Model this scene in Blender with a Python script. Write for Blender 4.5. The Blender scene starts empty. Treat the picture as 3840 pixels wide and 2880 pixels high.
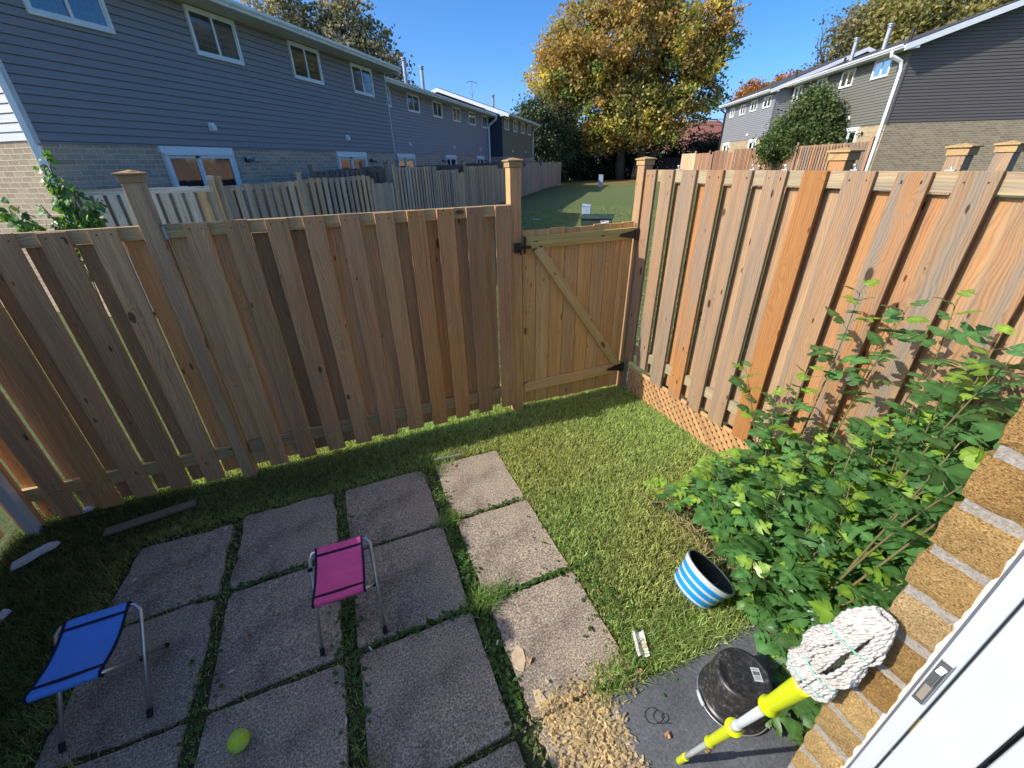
import bpy, math, random
import numpy as np
from mathutils import Vector, Matrix
R=math.radians
random.seed(7); rng=np.random.default_rng(11)
sc=bpy.context.scene; col=sc.collection

# ------------------------------------------------------------------ camera, sky, sun, exposure
CAMZ=2.5
cam=bpy.data.cameras.new('camera'); cam.sensor_width=36; cam.lens=36*1549/3840; cam.clip_end=2000; cam.clip_start=.02
camo=bpy.data.objects.new('camera',cam); col.objects.link(camo)
Rm=[[0.923,-0.197,0.33],[-0.384,-0.428,0.818],[-0.02,-0.882,-0.471]]
xa=Vector((Rm[0][0],Rm[1][0],Rm[2][0])).normalized(); za=-Vector((Rm[0][2],Rm[1][2],Rm[2][2])).normalized()
ya=za.cross(xa).normalized(); xa=ya.cross(za)
M=Matrix.Identity(4)
for i in range(3): M[i][0]=xa[i]; M[i][1]=ya[i]; M[i][2]=za[i]
M.translation=(0,0,CAMZ); camo.matrix_world=M
sc.camera=camo
SUN=Vector((-1.4,.17,1)).normalized()
world=bpy.data.worlds.new('World'); sc.world=world; world.use_nodes=True
wn=world.node_tree; bg=wn.nodes['Background']
sky=wn.nodes.new('ShaderNodeTexSky'); sky.sky_type='NISHITA'; sky.sun_disc=False
sky.sun_elevation=math.asin(SUN.z); sky.sun_rotation=math.atan2(SUN.x,SUN.y)
sky.altitude=0; sky.air_density=.62; sky.dust_density=1.8; sky.ozone_density=5.0
hs=wn.nodes.new('ShaderNodeHueSaturation'); hs.inputs['Saturation'].default_value=1.22; hs.inputs['Value'].default_value=1.0
wn.links.new(sky.outputs[0],hs.inputs['Color']); wn.links.new(hs.outputs[0],bg.inputs[0]); bg.inputs[1].default_value=.15
sl=bpy.data.lights.new('sun','SUN'); sl.energy=3.1; sl.angle=R(.5); sl.color=(1,.945,.86)
so=bpy.data.objects.new('sun',sl); col.objects.link(so); so.rotation_euler=SUN.to_track_quat('Z','Y').to_euler()
sc.view_settings.view_transform='Standard'; sc.view_settings.look='None'; sc.view_settings.exposure=.88; sc.view_settings.gamma=1
sc.cycles.max_bounces=6; sc.cycles.transparent_max_bounces=12

def lin(r,g,b):
    f=lambda c:(c/255/12.92) if c<=10 else ((c/255+.055)/1.055)**2.4
    return (f(r),f(g),f(b))

# ------------------------------------------------------------------ materials
def mat(name):
    m=bpy.data.materials.new(name); m.use_nodes=True; nt=m.node_tree; p=nt.nodes['Principled BSDF']
    return m,nt,p
def N(nt,t,**k):
    n=nt.nodes.new(t)
    for a,b in k.items():
        if a in n.inputs: n.inputs[a].default_value=b
        else: setattr(n,a,b)
    return n
def L(nt,a,b): nt.links.new(a,b)
def ramp(nt,fac,stops,interp='LINEAR'):
    n=nt.nodes.new('ShaderNodeValToRGB'); n.color_ramp.interpolation=interp
    e=n.color_ramp.elements
    while len(e)<len(stops): e.new(.5)
    for x,(p,c) in zip(e,stops): x.position=p; x.color=(*c[:3],1) if len(c)==3 else c
    L(nt,fac,n.inputs[0]); return n
def mixc(nt,fac,a,b,mode='MIX'):
    n=nt.nodes.new('ShaderNodeMix'); n.data_type='RGBA'; n.blend_type=mode
    for s,v in ((0,fac),(6,a),(7,b)):
        if hasattr(v,'links') or isinstance(v,bpy.types.NodeSocket): L(nt,v,n.inputs[s])
        else: n.inputs[s].default_value=v if s==0 else (*v[:3],1)
    return n.outputs[2]
def mth(nt,op,a,b=None,c=None):
    n=nt.nodes.new('ShaderNodeMath'); n.operation=op
    for i,v in enumerate((a,b,c)):
        if v is None: continue
        if isinstance(v,bpy.types.NodeSocket): L(nt,v,n.inputs[i])
        else: n.inputs[i].default_value=v
    return n.outputs[0]
def bump(nt,p,h,strength=.3,dist=.01):
    b=N(nt,'ShaderNodeBump'); b.inputs['Strength'].default_value=strength; b.inputs['Distance'].default_value=dist
    L(nt,h,b.inputs['Height']); L(nt,b.outputs[0],p.inputs['Normal'])
def mapping(nt,src,scale):
    m=nt.nodes.new('ShaderNodeMapping'); m.inputs['Scale'].default_value=scale; L(nt,src,m.inputs['Vector']); return m.outputs[0]
def noise(nt,vec,scale,detail=3,rough=.55,dist=0):
    n=N(nt,'ShaderNodeTexNoise'); n.inputs['Scale'].default_value=scale; n.inputs['Detail'].default_value=detail
    n.inputs['Roughness'].default_value=rough; n.inputs['Distortion'].default_value=dist
    if vec is not None: L(nt,vec,n.inputs['Vector'])
    return n.outputs[0]

def plain(name,c,rough=.5,spec=.4,metal=0,var=.12,scale=8,bmp=0,bs=60):
    m,nt,p=mat(name); geo=N(nt,'ShaderNodeTexCoord')
    n=noise(nt,geo.outputs['Object'],scale,4)
    r=ramp(nt,n,[(.3,tuple(x*(1-var) for x in c)),(.7,tuple(min(1,x*(1+var)) for x in c))])
    L(nt,r.outputs[0],p.inputs['Base Color'])
    p.inputs['Roughness'].default_value=rough; p.inputs['Metallic'].default_value=metal; p.inputs['Specular IOR Level'].default_value=spec
    if bmp: bump(nt,p,noise(nt,geo.outputs['Object'],bs,3),bmp,.004)
    return m

def wood(name,rough=.75,grain=1.0,knots=1.0,grey=0.0):
    """board colour comes from the 'tint' attribute; uv is metres (u across, v along)"""
    m,nt,p=mat(name)
    uv=N(nt,'ShaderNodeTexCoord').outputs['UV']
    at=N(nt,'ShaderNodeAttribute',attribute_name='tint')
    # knots: small dark ones and a few large ringed ones
    def kn(scale,thr,s0,s1,hk):
        vo=N(nt,'ShaderNodeTexVoronoi'); vo.inputs['Scale'].default_value=1.0; vo.inputs['Randomness'].default_value=.95; L(nt,mapping(nt,uv,scale),vo.inputs['Vector'])
        d=vo.outputs['Distance']; sel=N(nt,'ShaderNodeSeparateColor'); L(nt,vo.outputs['Color'],sel.inputs[0])
        pick=mth(nt,'GREATER_THAN',sel.outputs[0],thr); size=mth(nt,'MULTIPLY_ADD',sel.outputs[1],s1,s0)
        kd=mth(nt,'DIVIDE',d,size)
        kin=mth(nt,'MULTIPLY',mth(nt,'SUBTRACT',1.0,mth(nt,'MINIMUM',mth(nt,'POWER',kd,2.0),1.0)),pick)
        halo=mth(nt,'MULTIPLY',mth(nt,'POWER',2.718,mth(nt,'MULTIPLY',mth(nt,'MULTIPLY',d,d),hk)),pick); return kin,halo
    k1,h1=kn((6.5,3.0,1),.50,.05,.13,-14.0); k2,h2=kn((16,5.5,1),.52,.06,.14,-30.0)
    kin=mth(nt,'MINIMUM',mth(nt,'MULTIPLY',mth(nt,'ADD',k1,mth(nt,'MULTIPLY',k2,.8)),2.2),1.0)
    halo=mth(nt,'ADD',h1,mth(nt,'MULTIPLY',h2,.25))
    sx=N(nt,'ShaderNodeSeparateXYZ'); L(nt,uv,sx.inputs[0])
    wob=noise(nt,mapping(nt,uv,(2.2,.55,1)),2.2,3,.5)
    g0=mth(nt,'ADD',mth(nt,'MULTIPLY',sx.outputs[0],1.0),mth(nt,'MULTIPLY',wob,.16))
    g1=mth(nt,'ADD',g0,mth(nt,'MULTIPLY',halo,.075))
    band=mth(nt,'SINE',mth(nt,'MULTIPLY',g1,640.0*.62))
    fine=noise(nt,mapping(nt,uv,(150,3.2,1)),1.0,4,.65)
    mid=noise(nt,mapping(nt,uv,(22,.9,1)),1.0,3,.6)
    big=noise(nt,mapping(nt,uv,(15,.75,1)),1.0,4,.6)
    band=mth(nt,'MULTIPLY',mth(nt,'MULTIPLY_ADD',band,.5,.5),mth(nt,'MULTIPLY_ADD',mid,1.0,.1))
    v=mth(nt,'ADD',mth(nt,'MULTIPLY',band,.30*grain),mth(nt,'MULTIPLY',fine,.62*grain))
    v=mth(nt,'ADD',v,mth(nt,'MULTIPLY',mid,.45))
    gcol=ramp(nt,v,[(.30,(.36,.31,.28)),(.50,(.86,.84,.80)),(.68,(1.10,1.08,1.02)),(.88,(1.38,1.34,1.24))])
    c=mixc(nt,1.0,at.outputs['Color'],gcol.outputs[0],'MULTIPLY')
    st=noise(nt,mapping(nt,uv,(11,.42,1)),1.0,3,.55); c=mixc(nt,mth(nt,'MULTIPLY',mth(nt,'MINIMUM',mth(nt,'MAXIMUM',mth(nt,'MULTIPLY_ADD',st,5.0,-2.75),0.0),1.0),.75),c,mixc(nt,1.0,c,(1.12,.78,.48),'MULTIPLY'))
    ds=noise(nt,mapping(nt,uv,(34,.55,1)),1.0,3,.6); c=mixc(nt,mth(nt,'MULTIPLY',mth(nt,'MINIMUM',mth(nt,'MAXIMUM',mth(nt,'MULTIPLY_ADD',ds,6.0,-3.5),0.0),1.0),.6),c,mixc(nt,1.0,c,(.55,.50,.46),'MULTIPLY'))
    # weathering: grey silver patches along the board, amount in tint alpha
    wf=mth(nt,'MULTIPLY',mth(nt,'SMOOTH_MIN',mth(nt,'MULTIPLY_ADD',big,7.0,-3.1),1.0,.1),at.outputs['Alpha'])
    wf=mth(nt,'MAXIMUM',wf,0.0)
    gcol2=mixc(nt,1.0,(.19,.155,.12),gcol.outputs[0],'MULTIPLY')
    c=mixc(nt,wf,c,gcol2)
    kc=mixc(nt,1.0,c,(.22,.15,.10),'MULTIPLY')
    c=mixc(nt,mth(nt,'MULTIPLY',kin,knots*.85),c,kc)
    L(nt,c,p.inputs['Base Color']); p.inputs['Roughness'].default_value=rough; p.inputs['Specular IOR Level'].default_value=.25
    bump(nt,p,mth(nt,'ADD',v,mth(nt,'MULTIPLY',kin,-.5)),.35,.004)
    return m

def siding_mat(name,c):
    m,nt,p=mat(name); tc=N(nt,'ShaderNodeTexCoord').outputs['UV']
    n=noise(nt,mapping(nt,tc,(.8,30,1)),1.2,4,.6); n2=noise(nt,tc,.7,3)
    r=ramp(nt,n,[(.3,tuple(x*.86 for x in c)),(.7,tuple(x*1.1 for x in c))])
    c2=mixc(nt,mth(nt,'MULTIPLY',n2,.35),r.outputs[0],tuple(x*.8 for x in c))
    L(nt,c2,p.inputs['Base Color']); p.inputs['Roughness'].default_value=.55; p.inputs['Specular IOR Level'].default_value=.3
    bump(nt,p,n,.12,.003); return m

def brick_mat(name,c1,c2,mortar,bw=.25,bh=.085,ms=.009):
    m,nt,p=mat(name); tc=N(nt,'ShaderNodeTexCoord').outputs['UV']
    b=N(nt,'ShaderNodeTexBrick'); b.inputs['Scale'].default_value=1; b.inputs['Brick Width'].default_value=bw; b.inputs['Row Height'].default_value=bh
    b.inputs['Mortar Size'].default_value=ms; b.inputs['Mortar Smooth'].default_value=.3; b.inputs['Bias'].default_value=0
    nn=noise(nt,tc,9,2); vv=N(nt,'ShaderNodeVectorMath'); vv.operation='MULTIPLY_ADD'
    cmb=N(nt,'ShaderNodeCombineXYZ'); L(nt,nn,cmb.inputs[0]); L(nt,nn,cmb.inputs[1])
    L(nt,cmb.outputs[0],vv.inputs[0]); vv.inputs[1].default_value=(.012,.012,0); L(nt,tc,vv.inputs[2]); L(nt,vv.outputs[0],b.inputs['Vector'])
    b.inputs['Color1'].default_value=(*c1,1); b.inputs['Color2'].default_value=(*c2,1); b.inputs['Mortar'].default_value=(*mortar,1)
    n=noise(nt,tc,45,4,.7)
    r=ramp(nt,n,[(.3,(.72,.72,.72)),(.7,(1.2,1.2,1.2))])
    L(nt,mixc(nt,1.0,b.outputs['Color'],r.outputs[0],'MULTIPLY'),p.inputs['Base Color'])
    p.inputs['Roughness'].default_value=.9; p.inputs['Specular IOR Level'].default_value=.2
    h=mth(nt,'ADD',mth(nt,'MULTIPLY',b.outputs['Fac'],-1.0),mth(nt,'MULTIPLY',n,.35)); bump(nt,p,h,.8,.012)
    return m

def leafm(name,trans=.35,rough=.5,spec=.35):
    m,nt,p=mat(name); at=N(nt,'ShaderNodeAttribute',attribute_name='tint')
    tc=N(nt,'ShaderNodeTexCoord').outputs['Object']
    n=noise(nt,tc,14,3); c=mixc(nt,1.0,at.outputs['Color'],ramp(nt,n,[(.3,(.8,.8,.8)),(.7,(1.2,1.2,1.2))]).outputs[0],'MULTIPLY')
    L(nt,c,p.inputs['Base Color']); p.inputs['Roughness'].default_value=rough; p.inputs['Specular IOR Level'].default_value=spec
    t=N(nt,'ShaderNodeBsdfTranslucent'); L(nt,mixc(nt,1.0,c,(1.3,1.35,.7),'MULTIPLY'),t.inputs[0])
    ms=N(nt,'ShaderNodeMixShader'); ms.inputs[0].default_value=trans
    L(nt,p.outputs[0],ms.inputs[1]); L(nt,t.outputs[0],ms.inputs[2]); L(nt,ms.outputs[0],nt.nodes['Material Output'].inputs[0])
    return m

def glass_mat(name,tint=(.03,.035,.04)):
    m,nt,p=mat(name); p.inputs['Base Color'].default_value=(*tint,1); p.inputs['Roughness'].default_value=.02
    tr=N(nt,'ShaderNodeBsdfTransparent'); tr.inputs[0].default_value=(.55,.6,.62,1)
    gl=N(nt,'ShaderNodeBsdfGlossy'); gl.inputs['Roughness'].default_value=.05; gl.inputs[0].default_value=(.9,.95,1,1)
    tc=N(nt,'ShaderNodeTexCoord').outputs['Object']; b=N(nt,'ShaderNodeBump'); b.inputs['Strength'].default_value=.04; b.inputs['Distance'].default_value=.05
    L(nt,noise(nt,tc,1.6,2),b.inputs['Height']); L(nt,b.outputs[0],gl.inputs['Normal'])
    fr=N(nt,'ShaderNodeFresnel'); fr.inputs[0].default_value=1.6
    ms=N(nt,'ShaderNodeMixShader'); L(nt,mth(nt,'MULTIPLY_ADD',fr.outputs[0],.95,.07),ms.inputs[0]); L(nt,tr.outputs[0],ms.inputs[1]); L(nt,gl.outputs[0],ms.inputs[2])
    L(nt,ms.outputs[0],nt.nodes['Material Output'].inputs[0]); return m

def curtain_mat(name,c):
    m,nt,p=mat(name); tc=N(nt,'ShaderNodeTexCoord').outputs['UV']
    n=noise(nt,mapping(nt,tc,(14,.6,1)),1.0,3)
    r=ramp(nt,n,[(.35,tuple(x*.35 for x in c)),(.65,c)])
    L(nt,r.outputs[0],p.inputs['Base Color']); p.inputs['Roughness'].default_value=.9; return m

def speckle(name,stops,scale,rough=.9,b=.6,bd=.006,big=None):
    m,nt,p=mat(name); tc=N(nt,'ShaderNodeTexCoord').outputs['Object']
    n=noise(nt,tc,scale,4,.75); r=ramp(nt,n,stops)
    c=r.outputs[0]
    if big:
        n2=noise(nt,tc,big[0],4,.6); c=mixc(nt,1.0,c,ramp(nt,n2,big[1]).outputs[0],'MULTIPLY')
    L(nt,c,p.inputs['Base Color']); p.inputs['Roughness'].default_value=rough; p.inputs['Specular IOR Level'].default_value=.2
    bump(nt,p,n,b,bd); return m

WOOD=wood('cedar_wood'); WOODW=wood('weathered_wood',grain=1.45,knots=1.1)
WHITE=plain('white_paint',(.74,.76,.76),.45,.4,0,.05,5)
WHITEV=plain('white_vinyl',(.50,.535,.53),.35,.5,0,.04,9)
GUTW=plain('white_aluminium',(.80,.82,.78),.4,.5,0,.12,6)
SOFF=plain('soffit_white',(.62,.62,.58),.6,.3,0,.08,5)
ALU=plain('brushed_aluminium',(.62,.60,.56),.32,.5,.85,.1,20)
GALV=plain('galvanised_steel',(.45,.46,.46),.4,.5,.6,.15,10)
BLACKM=plain('black_metal',(.015,.015,.017),.45,.5,0,.2,30)
BLACKR=plain('black_rubber',(.012,.012,.012),.7,.3)
ROOF=speckle('asphalt_shingle',[(.3,(.03,.03,.035)),(.7,(.10,.10,.105))],30,b=.5)
REDROOF=speckle('red_shingle',[(.3,(.16,.065,.05)),(.7,(.27,.12,.10))],12,b=.4)
GLASS=glass_mat('window_glass')
CURT=[curtain_mat('curtain_grey',(.20,.24,.30)),curtain_mat('curtain_pale',(.42,.43,.40)),curtain_mat('curtain_dark',(.11,.13,.16))]
SLATE=siding_mat('slate_siding',(.27,.255,.265)); GREYS=siding_mat('grey_siding',(.33,.31,.33)); OLIVE=siding_mat('olive_siding',(.21,.195,.14))
NAVY=siding_mat('navy_siding',(.06,.065,.10)); PALE=siding_mat('pale_siding',(.55,.57,.58)); OLIVE2=siding_mat('olive_grey_siding',(.17,.165,.135))
BROWN=siding_mat('brown_siding',(.125,.110,.102)); LGREY=siding_mat('light_grey_siding',(.25,.255,.265))
BRK1=brick_mat('shaded_tan_brick',(.56,.42,.30),(.40,.29,.21),(.66,.56,.46))  # this and the next: one brick, coloured apart for shaded and sunlit walls
BRK2=brick_mat('lit_tan_brick',(.42,.33,.22),(.33,.25,.17),(.55,.49,.38))
BRK3=brick_mat('yellow_brick',(.50,.38,.20),(.34,.26,.15),(.48,.42,.30))
BRK4=brick_mat('buff_brick',(.40,.31,.19),(.27,.21,.14),(.52,.44,.31))
BARK=speckle('bark',[(.3,(.035,.028,.022)),(.7,(.12,.10,.08))],18,b=.9,bd=.03)
STEM=plain('green_stem',(.16,.14,.06),.6)

# ------------------------------------------------------------------ mesh builder
class MB:
    def __init__(s): s.v=[]; s.f=[]; s.c=[]; s.uv=[]
    def add(s,vs,fs,c=(.5,.5,.5,0),uvs=None,axis=None,off=(0,0)):
        b=len(s.v); vs=[Vector(v) for v in vs]; s.v+=[tuple(v) for v in vs]
        if len(c)==3: c=(*c,0)
        for i,f in enumerate(fs):
            s.f.append([b+j for j in f]); s.c.append(c)
            if uvs is not None: s.uv+= [uvs[j] for j in f] if not isinstance(uvs[0],list) else uvs[i]
            else:
                P=[vs[j] for j in f]; n=(P[1]-P[0]).cross(P[2]-P[0]); n=n.normalized() if n.length>1e-12 else Vector((0,0,1))
                up=Vector((0,0,1)) if axis is None else Vector(axis).normalized()
                u=up.cross(n)
                if u.length<.3: u=n.orthogonal(); 
                u.normalize(); w=n.cross(u)
                if axis is not None: w=up if abs(up.dot(n))<.5 else w
                s.uv+=[(p.dot(u)+off[0],p.dot(w)+off[1]) for p in P]
    def box(s,lo,hi,T=None,c=(.5,.5,.5,0),axis=None,off=None):
        x0,y0,z0=lo; x1,y1,z1=hi
        vs=[Vector((x,y,z)) for x in (x0,x1) for y in (y0,y1) for z in (z0,z1)]
        if T is not None: vs=[T(v) if callable(T) else T@v for v in vs]
        s.add(vs,[(0,1,3,2),(4,6,7,5),(0,4,5,1),(2,3,7,6),(0,2,6,4),(1,5,7,3)],c,axis=axis,off=off or (random.uniform(0,50),random.uniform(0,50)))
    def plane(s,pts,c=(.5,.5,.5,0),off=(0,0),axis=None): s.add(pts,[tuple(range(len(pts)))],c,axis=axis,off=off)
    def beam(s,a,b,w,t,up=(0,0,1),c=(.5,.5,.5,0)):
        a=Vector(a); b=Vector(b); d=(b-a); ln=d.length; d.normalize(); n=Vector(up); x=d.cross(n).normalized(); y=x.cross(d)
        T=lambda v:a+x*v.x+y*v.y+d*v.z
        s.box((-w/2,-t/2,0),(w/2,t/2,ln),T,c,axis=tuple(d))
    def tube(s,pts,rad,n=8,c=(.5,.5,.5,0),cap=True):
        pts=[Vector(p) for p in pts]; m=len(pts)
        if not hasattr(rad,'__len__'): rad=[rad]*m
        vs=[]; pn=None
        for i,p in enumerate(pts):
            t=(pts[min(i+1,m-1)]-pts[max(i-1,0)]); t=t.normalized() if t.length>0 else Vector((0,0,1))
            if pn is None: pn=t.orthogonal().normalized()
            else:
                pn=(pn-t*pn.dot(t)); pn=pn.normalized() if pn.length>1e-6 else t.orthogonal().normalized()
            q=t.cross(pn)
            for k in range(n):
                a=2*math.pi*k/n; vs.append(p+(pn*math.cos(a)+q*math.sin(a))*rad[i])
        fs=[]
        for i in range(m-1):
            for k in range(n): fs.append((i*n+k,i*n+(k+1)%n,(i+1)*n+(k+1)%n,(i+1)*n+k))
        if cap: fs.append(tuple(range(n))[::-1]); fs.append(tuple((m-1)*n+k for k in range(n)))
        s.add(vs,fs,c)
    def lathe(s,prof,ctr=(0,0,0),n=40,c=(.5,.5,.5,0),T=None):
        vs=[]; 
        for r,z in prof:
            for k in range(n):
                a=2*math.pi*k/n; v=Vector((ctr[0]+r*math.cos(a),ctr[1]+r*math.sin(a),ctr[2]+z)); vs.append(T(v) if T else v)
        fs=[]
        for i in range(len(prof)-1):
            for k in range(n): fs.append((i*n+k,i*n+(k+1)%n,(i+1)*n+(k+1)%n,(i+1)*n+k))
        s.add(vs,fs,c)
    def obj(s,name,m,parent=None,smooth=False,bevel=0,seg=2):
        org=origin_of(parent) if parent is not None else None
        me=bpy.data.meshes.new(name)
        if parent is None:
            A=np.array(s.v); org=Vector(((A[:,0].min()+A[:,0].max())/2,(A[:,1].min()+A[:,1].max())/2,A[:,2].min()))
        me.from_pydata([(x-org.x,y-org.y,z-org.z) for x,y,z in s.v],[],s.f)
        uv=me.uv_layers.new(name='UVMap'); uv.data.foreach_set('uv',np.array(s.uv,dtype=np.float32).ravel())
        ca=me.color_attributes.new('tint','FLOAT_COLOR','CORNER'); cc=[]
        for f,c in zip(s.f,s.c): cc+= list(c)*len(f)
        ca.data.foreach_set('color',np.array(cc,dtype=np.float32))
        if smooth: me.polygons.foreach_set('use_smooth',[True]*len(me.polygons))
        me.materials.append(m); me.update()
        o=bpy.data.objects.new(name,me); col.objects.link(o)
        if parent is not None: o.parent=parent
        else: o.location=org
        if bevel:
            bm=o.modifiers.new('bevel','BEVEL'); bm.width=bevel; bm.segments=seg; bm.limit_method='ANGLE'; bm.angle_limit=R(50)
        if smooth=='auto': pass
        return o
def origin_of(o):
    while o.parent is not None: o=o.parent
    return o.location
def tag(o,label=None,cat=None,group=None,kind=None):
    if label: o['label']=label
    if cat: o['category']=cat
    if group: o['group']=group
    if kind: o['kind']=kind
    return o
def thing(name,label,cat,loc,group=None):
    o=bpy.data.objects.new(name,None); o.location=loc; o.empty_display_size=.1; col.objects.link(o)
    return tag(o,label,cat,group)
def npmesh(name,V,F,C,m,parent=None,smooth=False,per='POINT'):
    """V (n,3) F (m,k) equal-size faces, C per point or per face rgba"""
    org=np.array(origin_of(parent)) if parent is not None else np.array([V[:,0].mean(),V[:,1].mean(),V[:,2].min()])
    me=bpy.data.meshes.new(name); n=len(V); k=F.shape[1]
    me.vertices.add(n); me.vertices.foreach_set('co',(V-org).astype(np.float32).ravel())
    me.loops.add(F.size); me.loops.foreach_set('vertex_index',F.astype(np.int32).ravel())
    me.polygons.add(len(F)); me.polygons.foreach_set('loop_start',np.arange(0,F.size,k,dtype=np.int32))
    me.update(calc_edges=True)
    ca=me.color_attributes.new('tint','FLOAT_COLOR','POINT'); ca.data.foreach_set('color',C.astype(np.float32).ravel())
    if smooth: me.polygons.foreach_set('use_smooth',np.ones(len(F),dtype=bool))
    me.materials.append(m); o=bpy.data.objects.new(name,me); col.objects.link(o)
    if parent is not None: o.parent=parent
    else: o.location=Vector([float(x) for x in org])
    return o
def copytree(root,loc,label,extra=None):
    r=root.copy(); col.objects.link(r); r.location=loc; r['label']=label
    for ch in root.children:
        c=ch.copy(); col.objects.link(c); c.parent=r
        for g in ch.children:
            d=g.copy(); col.objects.link(d); d.parent=c
    return r

# ------------------------------------------------------------------ frames of the two terrace rows
def frame(az):
    a=R(az); return Vector((math.sin(a),math.cos(a),0)),Vector((math.cos(a),-math.sin(a),0))
U,NN=frame(37.03); U2,N2=frame(28.5)
def LP(s,D,z): return U*s-NN*D+Vector((0,0,z))
def RP(s,D,z): return U2*s+N2*D+Vector((0,0,z))      # D metres to the right
def ss(x): x=min(1,max(0,x)); return x*x*(3-2*x)
def gz(x,y):
    s=U.x*x+U.y*y; D=-(NN.x*x+NN.y*y)
    w=ss((x-3.2)/4) if y<4 else 1
    far=ss((math.hypot(x,y)-4.5)/4)
    return (.42*ss((s-9)/16)+.55*ss((-D-3)/9)*max(w,ss((y-6)/4)))*far-.02+.05*math.sin(x*.31)*math.sin(y*.27)*ss((math.hypot(x,y)-12)/20)

# ------------------------------------------------------------------ ground
def ground():
    def ax(lo,hi,fine):
        a=list(np.arange(-fine,fine+.01,.8)); x=fine; st=.9
        while x<hi: x+=st; st*=1.13; a.append(x)
        x=-fine; st=.9; b=[]
        while x>lo: x-=st; st*=1.13; b.append(x)
        return b[::-1]+a
    X=ax(-500,600,20); Y=ax(-300,700,60)
    V=[];F=[]
    for y in Y:
        for x in X: V.append((x,y,gz(x,y)))
    nx=len(X)
    for j in range(len(Y)-1):
        for i in range(nx-1): F.append((j*nx+i,j*nx+i+1,(j+1)*nx+i+1,(j+1)*nx+i))
    m,nt,p=mat('lawn_turf'); tc=N(nt,'ShaderNodeTexCoord').outputs['Object']
    n1=noise(nt,tc,.35,4,.6); n2=noise(nt,tc,7,5,.7); n3=noise(nt,tc,60,4,.8)
    base=ramp(nt,n2,[(.3,(.10,.14,.055)),(.55,(.16,.20,.08)),(.75,(.26,.27,.12))])
    c=mixc(nt,mth(nt,'MULTIPLY',n1,.5),base.outputs[0],(.17,.19,.08))
    c=mixc(nt,1.0,c,ramp(nt,n3,[(.3,(.5,.5,.5)),(.7,(1.5,1.5,1.4))]).outputs[0],'MULTIPLY')
    # fallen leaves round the big maple
    geo=N(nt,'ShaderNodeNewGeometry'); vm=N(nt,'ShaderNodeVectorMath'); vm.operation='DISTANCE'; L(nt,geo.outputs['Position'],vm.inputs[0]); vm.inputs[1].default_value=(33,47,.5)
    lf=mth(nt,'MULTIPLY',mth(nt,'MULTIPLY_ADD',vm.outputs['Value'],-.09,1.45),mth(nt,'MULTIPLY_ADD',n2,1.6,-.25))
    lf=mth(nt,'MINIMUM',mth(nt,'MAXIMUM',lf,0.0),.85)
    c=mixc(nt,lf,c,(.26,.13,.045))
    L(nt,c,p.inputs['Base Color']); p.inputs['Roughness'].default_value=.95; p.inputs['Specular IOR Level'].default_value=.1
    bump(nt,p,mth(nt,'ADD',n3,n2),.9,.05)
    mb=MB(); mb.v=V; mb.f=F; mb.c=[(.5,.5,.5,0)]*len(F)
    A=np.array(V); Fa=np.array(F)
    o=npmesh('ground',A,Fa,np.ones((len(A),4)),m,smooth=True)
    tag(o,kind='structure',label='mown common lawn behind the terraces')
ground()
YZ=0.0
# yard soil sheet
def yard():
    m,nt,p=mat('yard_soil'); tc=N(nt,'ShaderNodeTexCoord').outputs['Object']
    n2=noise(nt,tc,9,5,.7); n3=noise(nt,tc,90,3,.7)
    c=ramp(nt,n2,[(.3,(.04,.05,.018)),(.6,(.07,.09,.03)),(.8,(.12,.10,.05))])
    L(nt,mixc(nt,1.0,c.outputs[0],ramp(nt,n3,[(.3,(.5,.5,.5)),(.7,(1.5,1.5,1.4))]).outputs[0],'MULTIPLY'),p.inputs['Base Color'])
    p.inputs['Roughness'].default_value=1; bump(nt,p,n3,1,.02)
    mb=MB(); X=np.arange(-2.8,3.05,.1); Y=np.arange(-1.2,4.5,.1)
    V=np.array([(x,y,-.004+.006*math.sin(3*x+y)*math.cos(2*y)) for y in Y for x in X]); nx=len(X)
    F=np.array([(j*nx+i,j*nx+i+1,(j+1)*nx+i+1,(j+1)*nx+i) for j in range(len(Y)-1) for i in range(nx-1)])
    tag(npmesh('yard_ground',V,F,np.ones((len(V),4)),m,smooth=True),kind='structure',label='soil of the fenced back yard')
yard()

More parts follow.
